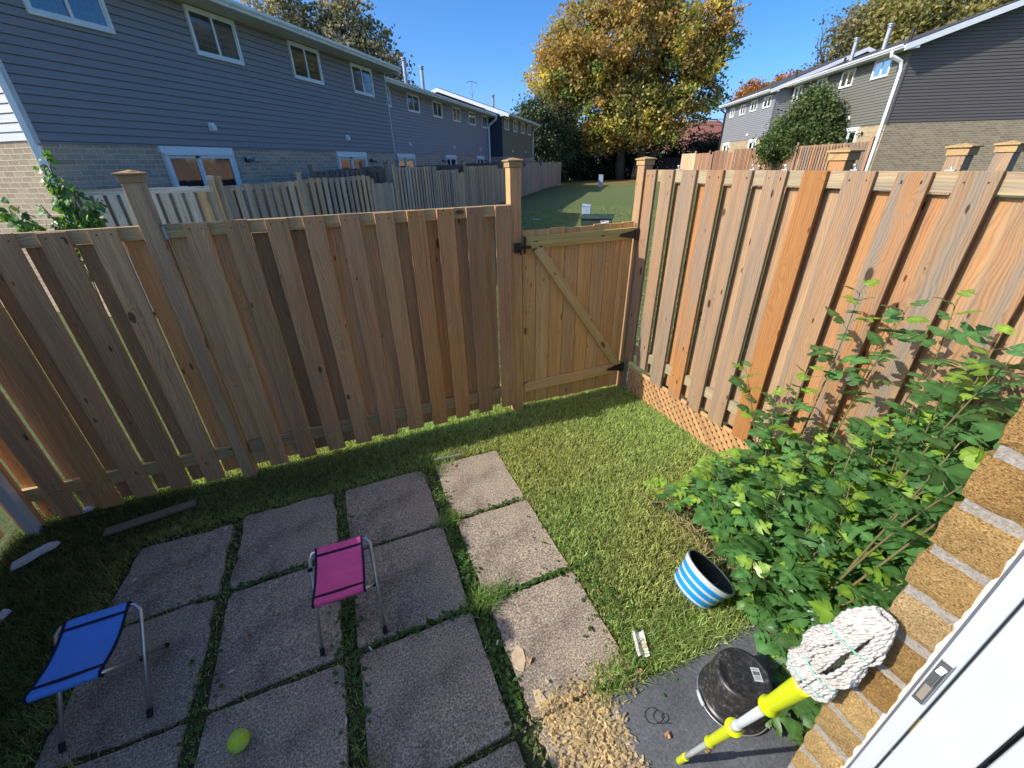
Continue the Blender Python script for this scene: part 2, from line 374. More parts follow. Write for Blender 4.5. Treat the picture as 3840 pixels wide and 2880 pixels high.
# ------------------------------------------------------------------ paving slabs
SL=[]
def slabs():
    AG=speckle('exposed_aggregate',[(.30,(.075,.06,.05)),(.47,(.27,.22,.17)),(.66,(.66,.57,.42))],95,b=.8,bd=.004,big=(4,[(.3,(.55,.52,.52)),(.5,(.95,.92,.90)),(.75,(1.2,1.15,1.05))]))
    nt=AG.node_tree
    cols=[(-2.42,-1.88),(-1.84,-1.175),(-1.10,-.42),(-.335,.345),(.455,1.065)]
    rows=[(2.40,3.11),(1.65,2.37),(.93,1.62),(.2,.90),(-.5,.15)]
    names=['topmost','second','third','fourth','fifth']; cn=['','leftmost','second from the left','third from the left','rightmost']
    looks={(1,0):'dark shaded concrete slab nearest the back fence with crumbled edge, left end of the row',
     (2,0):'shaded concrete slab in the back row above the crack, second from left',
     (3,0):'shaded concrete slab in the back row, directly above the pink stool',
     (4,0):'sunlit concrete slab at the back, nearest the gate',
     (1,1):'shaded concrete slab behind the blue stool',
     (2,1):'cracked concrete slab with grass in its crack left of the pink stool',
     (3,1):'shaded concrete slab under the right leg of the pink stool',
     (4,1):'half sunlit concrete slab between gate slab and stained slab',
     (1,2):'dark concrete slab under the blue stool, lowest at left',
     (2,2):'shaded concrete slab below the cracked one, behind the ball',
     (3,2):'large shaded concrete slab in front of the pink stool',
     (4,2):'sunlit concrete slab with tan sawdust stains beside the lawn',
     (1,3):'dark concrete slab at the bottom left of the photo',
     (2,3):'concrete slab carrying the yellow tennis ball',
     (3,3):'shaded concrete slab at the bottom middle of the photo',
     (4,3):'small broken concrete slab strewn with tan chips by the black mat'}
    for ci,(x0,x1) in enumerate(cols):
        for ri,(y0,y1) in enumerate(rows):
            if ci==0 or ri==4: continue
            if ri==0 and ci==1: y1-=.05; x0+=.04
            pol=[]
            cx,cy=(x0+x1)/2,(y0+y1)/2; n=44; rot=random.uniform(-.012,.012)
            crumb=.035 if (ci,ri) in ((1,0),(1,1),(4,3),(2,0)) else .009
            ph=[random.uniform(0,6.28) for _ in range(4)]
            hx,hy=(x1-x0)/2,(y1-y0)/2; rc=.028; raw=[]
            for (sx,sy,q) in ((1,1,0),(-1,1,1),(-1,-1,2),(1,-1,3)):
                for k in range(3): a=(q+k/2)*math.pi/2; raw.append((sx*(hx-rc)+rc*math.cos(a),sy*(hy-rc)+rc*math.sin(a)))
                nx_={0:(-1,1),1:(-1,-1),2:(1,-1),3:(1,1)}[q]; e0=raw[-1]
                e1=(nx_[0]*(hx-rc),nx_[1]*hy) if q%2==0 else (nx_[0]*hx,nx_[1]*(hy-rc))
                for k in range(1,9): raw.append((e0[0]+(e1[0]-e0[0])*k/9,e0[1]+(e1[1]-e0[1])*k/9))
            n=len(raw)
            for k,(px,py) in enumerate(raw):
                t=2*math.pi*k/n
                j=1+crumb*(math.sin(5*t+ph[0])+.7*math.sin(11*t+ph[1])+.6*math.sin(19*t+ph[2]))*.7+random.uniform(-.008,.006)
                px,py=px*j,py*j
                pol.append((cx+px*math.cos(rot)-py*math.sin(rot),cy+px*math.sin(rot)+py*math.cos(rot)))
            SL.append(pol)
            zt=.022+random.uniform(-.004,.004); tx,ty=random.uniform(-.012,.012),random.uniform(-.012,.012)
            H=lambda p,f=1:zt+tx*(p[0]-cx)+ty*(p[1]-cy)
            vs=[]; fs=[]
            for f,dz in ((1.0,-.05),(1.0,-.008),(.985,0),(.5,.001)):
                for p in pol:
                    q=(cx+(p[0]-cx)*f,cy+(p[1]-cy)*f); vs.append((q[0],q[1],H(q)+dz))
            for l in range(3):
                for k in range(n): fs.append((l*n+k,l*n+(k+1)%n,(l+1)*n+(k+1)%n,(l+1)*n+k))
            fs.append(tuple(3*n+k for k in range(n)))
            mb=MB(); mb.add(vs,fs)
            o=mb.obj('paving_slab',AG); tag(o,looks[(ci,ri)],'paving slab','concrete slabs set in the grass')
slabs()
def inpoly(P,poly):
    x,y=P[:,0],P[:,1]; r=np.zeros(len(P),bool); n=len(poly); j=n-1
    for i in range(n):
        xi,yi=poly[i]; xj,yj=poly[j]
        c=((yi>y)!=(yj>y))&(x<(xj-xi)*(y-yi)/((yj-yi) or 1e-9)+xi); r^=c; j=i
    return r

# ------------------------------------------------------------------ grass blades
GR=leafm('grass_blade',.45,.55,.25)
def blades(name,P,h,w,label,dry=.12,base=(.075,.125,.022),lean=.6,z=0.0,kind='stuff',cat='grass',zs=None):
    n=len(P); 
    a=rng.uniform(0,2*np.pi,n); b=rng.uniform(0,2*np.pi,n); hh=h*rng.uniform(.55,1.25,n) if np.isscalar(h) else h*rng.uniform(.6,1.25,n)
    ww=w*rng.uniform(.7,1.3,n); ln=rng.uniform(.15,1,n)*lean
    dx,dy=np.cos(a),np.sin(a); lx,ly=np.cos(b),np.sin(b)
    V=np.zeros((n,5,3)); z0=(zs if zs is not None else z)
    for k,(t,wk) in enumerate(((0,1),(0,-1),(.55,.8),(.55,-.8),(1,0))):
        V[:,k,0]=P[:,0]+dx*ww*wk*.5+lx*hh*ln*t*t; V[:,k,1]=P[:,1]+dy*ww*wk*.5+ly*hh*ln*t*t; V[:,k,2]=z0+hh*t*(1-.35*ln*t)
    i=np.arange(n)[:,None]*5
    F=np.concatenate([i+np.array([[0,1,3]]),i+np.array([[0,3,2]]),i+np.array([[2,3,4]])])
    pat=.5+.5*np.sin(P[:,0]*2.1+1.3*np.sin(P[:,1]*1.7))*np.sin(P[:,1]*2.6+.5)
    c=np.array(base)[None,:]*(rng.uniform(.65,1.45,n)[:,None])
    c[:,0]*=1+.22*pat
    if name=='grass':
        dk=1-.62*np.clip((-1.55-P[:,0])/.5,0,1)-.45*np.clip((P[:,1]-3.0)/.3,0,1)*np.clip((1.2-P[:,0])/1.5,0,1)*(P[:,1]<3.68); c*=np.clip(dk,.33,1)[:,None]  # shade at the left and fence foot put into blade colour, with darker thatch
    d=rng.uniform(0,1,n)<dry*(.4+1.4*pat); c[d]=np.array([.34,.27,.12])*rng.uniform(.6,1.2,(d.sum(),1))
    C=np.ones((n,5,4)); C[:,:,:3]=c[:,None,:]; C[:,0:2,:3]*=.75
    o=npmesh(name,V.reshape(-1,3),F,C.reshape(-1,4),GR); tag(o,label,cat,kind=kind); return o
def scatter(n,x0,x1,y0,y1): return np.column_stack([rng.uniform(x0,x1,n),rng.uniform(y0,y1,n)])
MATP=[(.86,.86),(1.62,.84),(2.3,.8),(2.3,-.6),(.80,-.6),(.83,.3)]
def grass():
    P=scatter(300000,-2.75,3.0,.1,4.35)
    keep=np.ones(len(P),bool)
    for s_ in SL: keep&=~inpoly(P,s_)
    keep&=~inpoly(P,MATP)
    x,y=P[:,0],P[:,1]
    joint=(x<1.0)&(y<3.12)&(x>-1.85)
    chip=(x>.35)&(x<.86)&(y<.98)
    bush=(x>1.95+.15*np.sin(y*5))&(y<1.9)&(y>.1)
    dens=np.where(joint,.35,1.0)*np.where(chip,.10,1.0)*np.where(bush,.25,1.0)*np.where(x<-1.9,.8,1)
    # near wall end patchy
    keep&=rng.uniform(0,1,len(P))<dens
    P=P[keep]; x,y=P[:,0],P[:,1]
    h=np.full(len(P),.048); h[(x<1.0)&(y<3.12)&(x>-1.85)]=.03
    h[(x<-1.6)]=.075; tuft=(x>1.15)&(x<1.9)&(y<1.05); h[tuft]=.085
    h[(y>3.15)&(y<3.6)]=.05
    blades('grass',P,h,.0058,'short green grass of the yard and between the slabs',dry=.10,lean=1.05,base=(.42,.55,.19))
    # broad weeds / clover in joints
    pts=[]
    for (cx,cy,sx,sy,n) in ((.395,1.9,.03,.5,240),(.40,1.2,.03,.4,160),(.75,1.635,.3,.022,200),(.75,2.39,.2,.02,60),(-.38,1.9,.04,.8,260),(0,1.63,.3,.02,80),(-.75,2.40,.3,.02,80),(1.15,1.25,.08,.35,160),(1.3,1.9,.2,.6,120),(.42,2.7,.03,.3,60),(-1.13,1.5,.04,.8,120)):
        pts.append(np.column_stack([rng.normal(cx,sx,n),rng.normal(cy,sy*.6,n)]))
    P=np.vstack(pts); n=len(P)
    V=[];F=[];C=[]
    for (px,py) in P:
        r=random.uniform(.006,.014); a=random.uniform(0,6.28); tilt=random.uniform(-.5,.5); z=random.uniform(.022,.045); b=len(V)
        g=random.uniform(.8,1.5); cc=(.07*g,.14*g,.03*g,1)
        for k in range(8):
            t=k*math.pi/4; u=r*math.cos(t)*(1.25); w=r*math.sin(t)*.8
            V.append((px+u*math.cos(a)-w*math.sin(a),py+u*math.sin(a)+w*math.cos(a),z+u*tilt)); C.append(cc)
        F.append([b+k for k in range(8)])
    o=npmesh('ground_weeds',np.array(V),np.array(F),np.array(C),GR); tag(o,'broad leaved weeds growing in the slab joints','weeds',kind='stuff')
    # clumps at slab crossings and by the mat
    cl=[]
    for (cx,cy,sr,n) in ((.42,2.40,.05,260),(.42,1.64,.06,420),(.55,1.66,.05,160),(1.18,.95,.09,500),(1.45,.98,.12,700),(.9,.93,.06,260),(-.38,1.0,.06,260),(.98,.92,.08,260),(.45,3.13,.12,300),(-.4,.9,.04,200),(1.9,1.0,.1,400)):
        cl.append(np.column_stack([rng.normal(cx,sr,n),rng.normal(cy,sr*.8,n)]))
    P=np.vstack(cl); keep=~inpoly(P,MATP); P=P[keep]
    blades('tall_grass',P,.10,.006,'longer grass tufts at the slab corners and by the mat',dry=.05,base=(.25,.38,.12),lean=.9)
    # common lawn beyond the gate, sparse blades
    P=scatter(120000,.5,14,4.2,20); x,y=P[:,0],P[:,1]
    az=np.arctan2(x,y); keep=(az>.2)&(az<.85)&((x<3.2)|(y>4.2)); P=P[keep]
    zz=np.array([gz(a,b) for a,b in P])
    blades('lawn_grass',P,.045,.012,'mown grass of the common lawn behind the gate',dry=.08,base=(.28,.36,.15),zs=zz)
    # wood chips
    n=2600; P=np.column_stack([rng.normal(.66,.13,n),rng.uniform(.05,.98,n)]); P=P[(P[:,0]<.88)]
    P2=np.column_stack([rng.uniform(.5,1.1,500),rng.normal(.93,.05,500)]); P=np.vstack([P,P2]); n=len(P)
    V=np.zeros((n,4,3)); a=rng.uniform(0,6.28,n); l=rng.uniform(.004,.014,n); w=rng.uniform(.002,.006,n)
    onslab=np.zeros(n,bool)
    for s_ in SL: onslab|=inpoly(P,s_)
    z=np.where(onslab,.030,.006)+rng.uniform(0,.012,n)
    for k,(i,j) in enumerate(((-1,-1),(1,-1),(1,1),(-1,1))):
        V[:,k,0]=P[:,0]+i*l*np.cos(a)-j*w*np.sin(a); V[:,k,1]=P[:,1]+i*l*np.sin(a)+j*w*np.cos(a); V[:,k,2]=z+rng.uniform(-.003,.004,n)
    C=np.ones((n,4,4)); C[:,:,:3]=(np.array([.72,.56,.32])*rng.uniform(.6,1.25,(n,1)))[:,None,:]
    o=npmesh('sawdust',V.reshape(-1,3),np.arange(n*4).reshape(-1,4),C.reshape(-1,4),GR); tag(o,'tan wood chips and sawdust spilled beside the black mat','wood chips',kind='stuff')
grass()

# ------------------------------------------------------------------ fences round the yard
CED=[(.56,.33,.155),(.50,.30,.15),(.46,.27,.14),(.58,.36,.18),(.42,.25,.125),(.58,.30,.12)]
GRY=[(.42,.33,.24),(.36,.28,.21),(.50,.30,.15),(.38,.25,.16),(.52,.26,.10)]
ORG=[(.58,.27,.095),(.52,.30,.15),(.48,.33,.21),(.60,.31,.13),(.42,.31,.22),(.45,.35,.26)]
def tint(pal,w=0,j=.12):
    c=random.choice(pal); k=random.uniform(1-j,1+j); return (c[0]*k,c[1]*k,c[2]*k,w)
def cap(mb,cx,cy,z,w,c=(.36,.24,.115,.1)):
    h=w/2+.009; mb.box((cx-h,cy-h,z),(cx+h,cy+h,z+.045),c=c,axis=(1,0,0))
    h2=h+.013; mb.add([(cx-h2,cy-h2,z+.045),(cx+h2,cy-h2,z+.045),(cx+h2,cy+h2,z+.045),(cx-h2,cy+h2,z+.045),(cx-h2,cy-h2,z+.055),(cx+h2,cy-h2,z+.055),(cx+h2,cy+h2,z+.055),(cx-h2,cy+h2,z+.055),(cx,cy,z+.074)],
       [(0,3,2,1),(0,1,5,4),(1,2,6,5),(2,3,7,6),(3,0,4,7),(4,5,8),(5,6,8),(6,7,8),(7,4,8)],c,axis=(1,0,0),off=(random.random()*9,3))
def post(parent,cx,cy,z0,z1,w=.1,c=(.33,.19,.09,.2),capped=True,m=WOOD,name='post'):
    mb=MB(); mb.box((cx-w/2,cy-w/2,z0),(cx+w/2,cy+w/2,z1),c=c,axis=(0,0,1)); p=mb.obj(name,m,parent,bevel=.004)
    if capped: mb=MB(); cap(mb,cx,cy,z1,w); mb.obj('post_cap',m,p,bevel=.002)
    return p
def back_fence():
    t=thing('wooden_fence','brown board-on-board cedar fence left of the gate, in shade','fence',(0,3.72,0))
    # front boards (yard side) : face at y=3.68
    fb=MB(); bb=MB(); top=2.18
    x=1.35
    for i in range(17):
        x0=x-.255*i
        if abs(x0+1.18)<.06: continue
        if x0<-2.8: break
        w=.148+random.uniform(-.004,.004); dz=random.uniform(-.006,.006); j=random.uniform(-.006,.006)
        fb.box((x0+j,3.655,.10+.02*x0+random.uniform(-.012,.010)),(x0+j+w,3.68,top+dz),c=tint(CED,random.uniform(0,.25)),axis=(0,0,1))
    x=1.35-.125
    for i in range(17):
        x0=x-.255*i
        if x0<-2.85: break
        w=.13; bb.box((x0+.006,3.72,.11+.02*x0+random.uniform(-.01,.01)),(x0+.006+w,3.743,top-.09+random.uniform(-.006,.006)),c=tint(CED,random.uniform(0,.3),.25),axis=(0,0,1))
    nl=MB()
    for i in range(17):
        x0=x+.125-.255*i
        if abs(x0+1.18)<.06 or x0<-2.8: continue
        for zz in (2.135+random.uniform(-.01,.01),.30+random.uniform(-.01,.01)):
            for dx in (.035,.112): nl.box((x0+dx-.004,3.6535,zz-.004),(x0+dx+.004,3.6552,zz+.004),c=(.05,.04,.035,0))
    tag(nl.obj('nail_heads',BLACKM,t),kind='stuff'); fb.obj('front_boards',WOOD,t,bevel=.003); bb.obj('rear_boards',WOOD,t,bevel=.003)
    for (a,b) in ((-2.75,-1.19),(-1.06,1.5)):
        for (z0,z1) in ((2.09,2.18),(.245,.36)):
            mb=MB(); mb.box((a,3.681,z0),(b,3.719,z1-.001),c=tint([(.50,.37,.18),(.44,.33,.17)],.2),axis=(1,0,0)); mb.obj('rail',WOOD,t,bevel=.003)
    post(t,-1.125,3.70,-.1,2.44,.105,c=(.50,.34,.19,.3)); post(t,1.562,3.735,-.1,2.47,.105,c=(.58,.34,.16,.1))
    mb=MB(); mb.box((-1.068,3.665,2.085),(-1.045,3.68,2.17),c=(.4,.4,.4,0)); mb.box((-1.068,3.668,2.085),(-1.064,3.72,2.17),c=(.4,.4,.4,0)); mb.obj('rail_bracket',GALV,t)
    # filler strip between last board and gate post
    mb=MB(); mb.box((1.502,3.684,.05),(1.509,3.74,2.18),c=(.2,.12,.06,0),axis=(0,0,1)); mb.obj('filler_strip',WOOD,t)
back_fence()
def gate():
    t=thing('wooden_gate','closed cedar board gate with Z brace and black hinges','gate',(2.26,3.7,0))
    xs=[1.63,1.775,1.93,2.09,2.25,2.41,2.58,2.75,2.895]; mb=MB()
    for a,b in zip(xs[:-1],xs[1:]):
        mb.box((a+.003,3.705,.085-(a-1.6)*.03+random.uniform(-.006,.006)),(b-.003,3.725,1.945+random.uniform(-.006,.008)),c=tint([(.68,.41,.17),(.64,.38,.15),(.62,.40,.19)],.02),axis=(0,0,1))
    mb.obj('boards',WOOD,t,bevel=.002)
    for z0,z1,c in ((1.785,1.895,(.50,.42,.16,.1)),(.25,.355,(.66,.43,.20,.1))):
        mb=MB(); mb.box((1.632,3.667,z0),(2.90,3.703,z1),c=c,axis=(1,0,0)); mb.obj('rail',WOOD,t,bevel=.003)
    mb=MB(); mb.beam((1.775,3.685,1.785),(2.845,3.685,.355),.095,.036,up=(0,-1,0),c=(.58,.43,.19,.1)); mb.obj('brace',WOOD,t,bevel=.003)
    for z in (1.83,.31):   # strap hinges on the right
        mb=MB(); mb.add([(2.895,3.660,z+.045),(2.895,3.660,z-.045),(2.70,3.660,z-.012),(2.70,3.660,z+.012)],[(0,1,2,3)]); mb.box((2.89,3.650,z-.055),(2.935,3.665,z+.055)); mb.tube([(2.905,3.652,z-.055),(2.905,3.652,z+.055)],.009,8)
        mb.add([(2.90,3.6645,z+.045),(2.90,3.6645,z-.045),(2.70,3.6645,z-.012),(2.70,3.6645,z+.012)],[(0,3,2,1)]); mb.obj('hinge',BLACKM,t)
    mb=MB(); mb.box((1.535,3.66,1.76),(1.60,3.675,1.85)); mb.box((1.60,3.655,1.79),(1.70,3.665,1.815)); mb.box((1.625,3.645,1.75),(1.645,3.667,1.90)); mb.tube([(1.59,3.65,1.74),(1.59,3.65,1.79)],.008,8); mb.obj('latch',BLACKM,t)
gate()
def right_fence():
    t=thing('weathered_fence','tall sunlit fence of silvered and orange boards right of the gate','fence',(2.97,1.7,0))
    X=2.93; fb=MB(); bb=MB(); y=3.60
    ys=[(3.66,3.52),(3.44,3.285),(3.177,3.012),(2.894,2.730),(2.624,2.467),(2.353,2.192),(2.075,1.921),(1.811,1.647),(1.538,1.378),(1.272,1.111)]
    yy=1.0
    while yy>-.9: ys.append((yy,yy-.16)); yy-=.268
    pal=[(.42,.22,.10,.8),(.40,.25,.14,.85),(.36,.24,.15,1.0),(.46,.21,.075,.75),(.38,.24,.14,.95),(.38,.25,.15,.8),(.41,.185,.06,.03),(.40,.24,.13,.8),(.42,.21,.09,.95),(.36,.23,.13,1.0),(.42,.24,.12,.85)]
    for i,(a,b) in enumerate(ys):
        c=pal[i%len(pal)] if i<11 else pal[random.randrange(len(pal))]
        zb=.33+random.uniform(-.015,.015) if i>1 else .42
        c=(c[0]*.66,c[1]*.68,c[2]*.72,c[3]); fb.box((X,b,zb),(X+.026,a,2.42+random.uniform(-.004,.004)),c=c,axis=(0,0,1))
    yy=3.60
    for i in range(18):
        c=random.choice([(.46,.24,.10,.4),(.46,.30,.16,.5),(.48,.23,.085,.3),(.44,.27,.14,.6),(.48,.31,.17,.4)])
        c=(c[0]*.72,c[1]*.72,c[2]*.74,c[3]); ym=(ys[i][1]+ys[i+1][0])/2 if i+1<len(ys) else None
        if ym is None or i==0: continue
        ym+=.010
        bb.box((X+.072,ym-.070,.35+random.uniform(-.01,.01)),(X+.096,ym+.078,2.31+random.uniform(-.004,.004)),c=c,axis=(0,0,1))
    nl=MB()
    for a,b in ys:
        for zz in (2.37,.56):
            for yv in (a-.035,b+.035): nl.box((X-.0015,yv-.004,zz-.004+random.uniform(-.01,.01)),(X+.001,yv+.004,zz+.006))
    tag(nl.obj('nail_heads',BLACKM,t),kind='stuff')
    fb.obj('front_boards',WOODW,t,bevel=.003); bb.obj('rear_boards',WOODW,t,bevel=.003)
    for z0,z1 in ((2.32,2.419),(.51,.61)):
        mb=MB(); yy=3.66
        for seg in (3.66,1.95,-.9):
            pass
        mb.box((X+.028,1.92,z0),(X+.070,3.66,z1),c=(.30,.25,.16,.6),axis=(0,1,0)); mb.box((X+.028,-.9,z0),(X+.070,1.918,z1),c=(.31,.25,.16,.6),axis=(0,1,0)); mb.obj('rail',WOODW,t,bevel=.003)
    post(t,2.972,3.735,-.1,2.46,.105,c=(.34,.20,.10,.4),m=WOODW)
    post(t,3.09,1.95,.02,2.475,.1,c=(.36,.18,.07,.35),m=WOODW)
    post(t,3.09,-.2,.02,2.475,.1,c=(.42,.30,.2,.6),m=WOODW)
right_fence()
def spare_posts():
    for (x,y,z,l) in ((4.0,1.77,2.487,'leaning grey brown fence post with flat cap before the buff gable, left of two'),(4.62,1.78,2.50,'grey brown post at the right edge of the photo')):
        t=thing('fence_post',l,'post',(x,y,0),'fence posts of the next yard')
        post(t,x,y,-.02,z,.1,c=(.30,.20,.13,.7),m=WOODW)
spare_posts()
def lattice():
    t=thing('lattice_panel','low diagonal cedar lattice under the weathered fence','lattice',(3.0,1.9,0))
    # two layers of diagonal slats
    y0,y1,z0,z1=.1,3.62,-.03,.325; X=2.985
    for lay,(dx,sg) in enumerate(((0,1),(.0085,-1))):
        mb=MB(); st=.085; h=z1-z0; y=y0-h
        while y<y1+h:
            if sg>0: a=(y,z0); b=(y+h*1.0,z1)
            else: a=(y+h,z0); b=(y,z1)
            # clip in y
            (ay,az),(by,bz)=a,b
            if ay>by: ay,az,by,bz=by,bz,ay,az
            if by>y0 and ay<y1:
                if ay<y0: f=(y0-ay)/(by-ay); az=az+(bz-az)*f; ay=y0
                if by>y1: f=(y1-ay)/(by-ay); bz=az+(bz-az)*f; by=y1
                if abs(by-ay)>.02:
                    mb.beam((X+dx,ay,az),(X+dx,by,bz),.038,.0075,up=(1,0,0),c=tint([(.40,.23,.11),(.36,.21,.10)],.15))
            y+=st
        mb.obj('slat_layer',WOODW,t)
    mb=MB(); mb.box((2.962,.1,.315),(2.976,3.62,.345),c=(.5,.3,.15,.2),axis=(0,1,0)); mb.obj('top_strip',WOODW,t)
lattice()
def left_fence():
    t=thing('side_fence','dark shaded board fence closing the left side of the yard','fence',(-2.8,1.2,0))
    X=-2.78; fb=MB(); yy=3.6
    while yy>-2.5:
        h=2.325+.045*math.sin(yy*7.5)+.03*math.sin(yy*17+1)+random.uniform(-.02,.02)
        fb.box((X-.022,yy-.14,.06),(X,yy,h),c=tint(CED,.5),axis=(0,0,1)); yy-=.143
    fb.obj('boards',WOOD,t,bevel=.003)
    mb=MB(); mb.box((X-.0235,-2.5,.08),(X-.0225,3.6,2.15),c=(.3,.19,.1,.4),axis=(0,0,1)); mb.obj('sun_block_sheet',WOOD,t)  # unseen sheet added behind the boards to stop sun through their gaps
    for z in (.4,2.0):
        mb=MB(); mb.box((X-.062,-2.5,z),(X-.024,3.6,z+.09),c=(.3,.19,.1,.4),axis=(0,1,0)); mb.obj('rail',WOOD,t)
    post(t,X-.12,1.9,0,2.34,.1,c=(.3,.18,.1,.4)); post(t,X-.12,-.3,0,2.34,.1,c=(.3,.18,.1,.4))
    t=thing('corner_post','white vinyl corner post in the far left corner of the yard','post',(-2.62,3.6,0))
    mb=MB(); mb.box((-2.655,3.57,-.02),(-2.585,3.64,2.2)); p=mb.obj('shaft',WHITEV,t,bevel=.006)
    mb=MB(); mb.lathe([(.055,2.2),(.055,2.22),(.0,2.26)],(-2.62,3.605,0),4); mb.obj('post_cap',WHITEV,t)
left_fence()

# ------------------------------------------------------------------ terraces
def building(name,label,P,s0,s1,D,zs,ze,wallm,brickm,endm=None,endbrick=None,depth=9.0,zb=-.3,wins=(),doors=(),vents=(),lamps=(),slope=.33,ov=.62,endov=.35,gut=GUTW,
             chim=(),pipes=(),near_gable=True,lap=.127,end_lower=None,group=None,winc=None,near_end_open=True):
    """P(s,out,z) maps along the wall, outwards from the wall face, up; s0 is the end nearest the yard"""
    t=thing(name,label,'building',P((s0+s1)/2,-depth/2,zb),group); gr=.016
    # long wall siding, real laps
    mb=MB(); z=zs; k=0
    while z<ze-.005:
        z2=min(z+lap,ze)
        zg=z+gr
        mb.plane([P(s0,.024,zg),P(s1,.024,zg),P(s1,.008,z2),P(s0,.008,z2)],off=(0,k*.37),axis=(0,0,1))
        mb.plane([P(s0,-.012,zg),P(s1,-.012,zg),P(s1,.024,zg),P(s0,.024,zg)])
        mb.plane([P(s0,-.012,z),P(s1,-.012,z),P(s1,-.012,zg),P(s0,-.012,zg)]); mb.plane([P(s0,.008,z),P(s1,.008,z),P(s1,-.012,z),P(s0,-.012,z)])
        z=z2; k+=1
    # a few butt joints between siding lengths
    for _ in range(int((s1-s0)*2.0)):
        kk=random.randrange(max(1,k)); sx=random.uniform(s0+.3,s1-.3); zz=zs+kk*lap
        mb.box((sx,.004,zz+gr),(sx+.005,.027,zz+lap-.002),lambda v:P(v.x,v.y-(v.z-zz)/lap*.016,v.z))
    mb.obj('siding',wallm,t)
    mb=MB(); mb.plane([P(s0,0,zb),P(s1,0,zb),P(s1,0,zs),P(s0,0,zs)],off=(0,0),axis=(0,0,1)); mb.plane([P(s0,-depth,zb),P(s1,-depth,zb),P(s1,-depth,ze),P(s0,-depth,ze)],axis=(0,0,1)); mb.obj('brick_wall',brickm,t)
    mb=MB(); mb.box((s0,-.005,zs-.028),(s1,.02,zs),lambda v:P(*v)); mb.obj('base_trim',wallm,t)
    # end walls
    half=depth/2
    for e,sx,sg in ((0,s0,-1),(1,s1,1)):
        em=endm or wallm
        mb=MB(); z=zs; k=0; top=ze+slope*half
        while z<top-.01:
            z2=min(z+lap,top)
            ya=-max(0,(z-ze)/slope); yb=-depth+max(0,(z-ze)/slope)
            ya2=-max(0,(z2-ze)/slope); yb2=-depth+max(0,(z2-ze)/slope)
            zg=z+gr
            mb.plane([P(sx+sg*.024,ya,zg),P(sx+sg*.024,yb,zg),P(sx+sg*.008,yb2,z2),P(sx+sg*.008,ya2,z2)],axis=(0,0,1),off=(0,k*.41))
            mb.plane([P(sx-sg*.012,ya,zg),P(sx-sg*.012,yb,zg),P(sx+sg*.024,yb,zg),P(sx+sg*.024,ya,zg)])
            mb.plane([P(sx-sg*.012,ya,z),P(sx-sg*.012,yb,z),P(sx-sg*.012,yb,zg),P(sx-sg*.012,ya,zg)]); mb.plane([P(sx+sg*.008,ya,z),P(sx+sg*.008,yb,z),P(sx-sg*.012,yb,z),P(sx-sg*.012,ya,z)])
            z=z2; k+=1
        mb.obj('gable_siding',em,t)
        mb=MB(); mb.plane([P(sx,0,zb),P(sx,-depth,zb),P(sx,-depth,zs),P(sx,0,zs)],axis=(0,0,1)); mb.obj('gable_brick',endbrick or brickm,t)
        mb=MB(); mb.box((sx-.036,-.036,zs-.03),(sx+.036,.036,ze),lambda v:P(v.x,v.y,v.z)); mb.obj('corner_trim',em,t)
    # roof
    a0,a1=s0-endov,s1+endov; zr=ze+.06; pk=zr+slope*half+.1
    edge=zr-slope*ov+.22*0
    e_z=ze+.10
    def rp(o): return e_z+slope*min(ov+o if o<0 else ov-o,1e9)
    zt=lambda o: e_z+ (ov-o)*slope if o>-half else e_z+(ov+half)*slope-(-half-o)*slope
    mb=MB(); th=.07
    for oa,ob in ((ov,-half),(-half,-depth-ov)):
        A=[P(a0,oa,zt(oa)),P(a1,oa,zt(oa)),P(a1,ob,zt(ob)),P(a0,ob,zt(ob))]; B=[v-Vector((0,0,th)) for v in A]
        mb.add(A+B,[(0,1,2,3),(7,6,5,4),(0,4,5,1),(1,5,6,2),(2,6,7,3),(3,7,4,0)])
    # shingle courses showing on the edge
    for i in range(12):
        o=ov-.25-i*.42
        if o<-half+.2: break
        for sx in (a0,a1):
            mb.box((sx-.02,-.2,-.01),(sx+.02,.2,.022),lambda v:P(v.x,o+v.y,zt(o+v.y)+v.z+.0))
    roof=mb.obj('roof',ROOF,t)
    # rake boards
    for sx,sg in ((a0,-1),(a1,1)):
        mb=MB()
        for oa,ob in ((ov,-half),(-half,-depth-ov)):
            q=[P(sx,oa,zt(oa)-.02),P(sx,ob,zt(ob)-.02),P(sx,ob,zt(ob)-.24),P(sx,oa,zt(oa)-.24)]; w=[P(sx+sg*.03,oa,zt(oa)-.02),P(sx+sg*.03,ob,zt(ob)-.02),P(sx+sg*.03,ob,zt(ob)-.24),P(sx+sg*.03,oa,zt(oa)-.24)]
            mb.add(q+w,[(0,1,2,3),(4,7,6,5),(0,4,5,1),(3,2,6,7),(0,3,7,4),(1,5,6,2)])
        # return box at the eave corner
        mb.box((min(sx,sx-sg*(endov-.02)),.02,ze-.06),(max(sx,sx-sg*(endov-.02)),ov-.02,ze-.01),lambda v:P(*v))
        mb.plane([P(sx+sg*.012,.0,ze-.06),P(sx+sg*.012,ov,ze-.06),P(sx+sg*.012,ov,zt(ov)-.04),P(sx+sg*.012,.0,zt(0)-.04)])
        # rake soffit strips
        mb.plane([P(sx,0,ze+.02),P(sx-sg*endov,0,ze+.02),P(sx-sg*endov,-half,zt(-half)-.22),P(sx,-half,zt(-half)-.22)])
        mb.obj('rake_board',WHITE,roof)
    mb=MB(); mb.box((a0+.01,.0,ze-.03),(a1-.01,ov-.015,ze-.012),lambda v:P(*v)); mb.obj('soffit',SOFF,t)
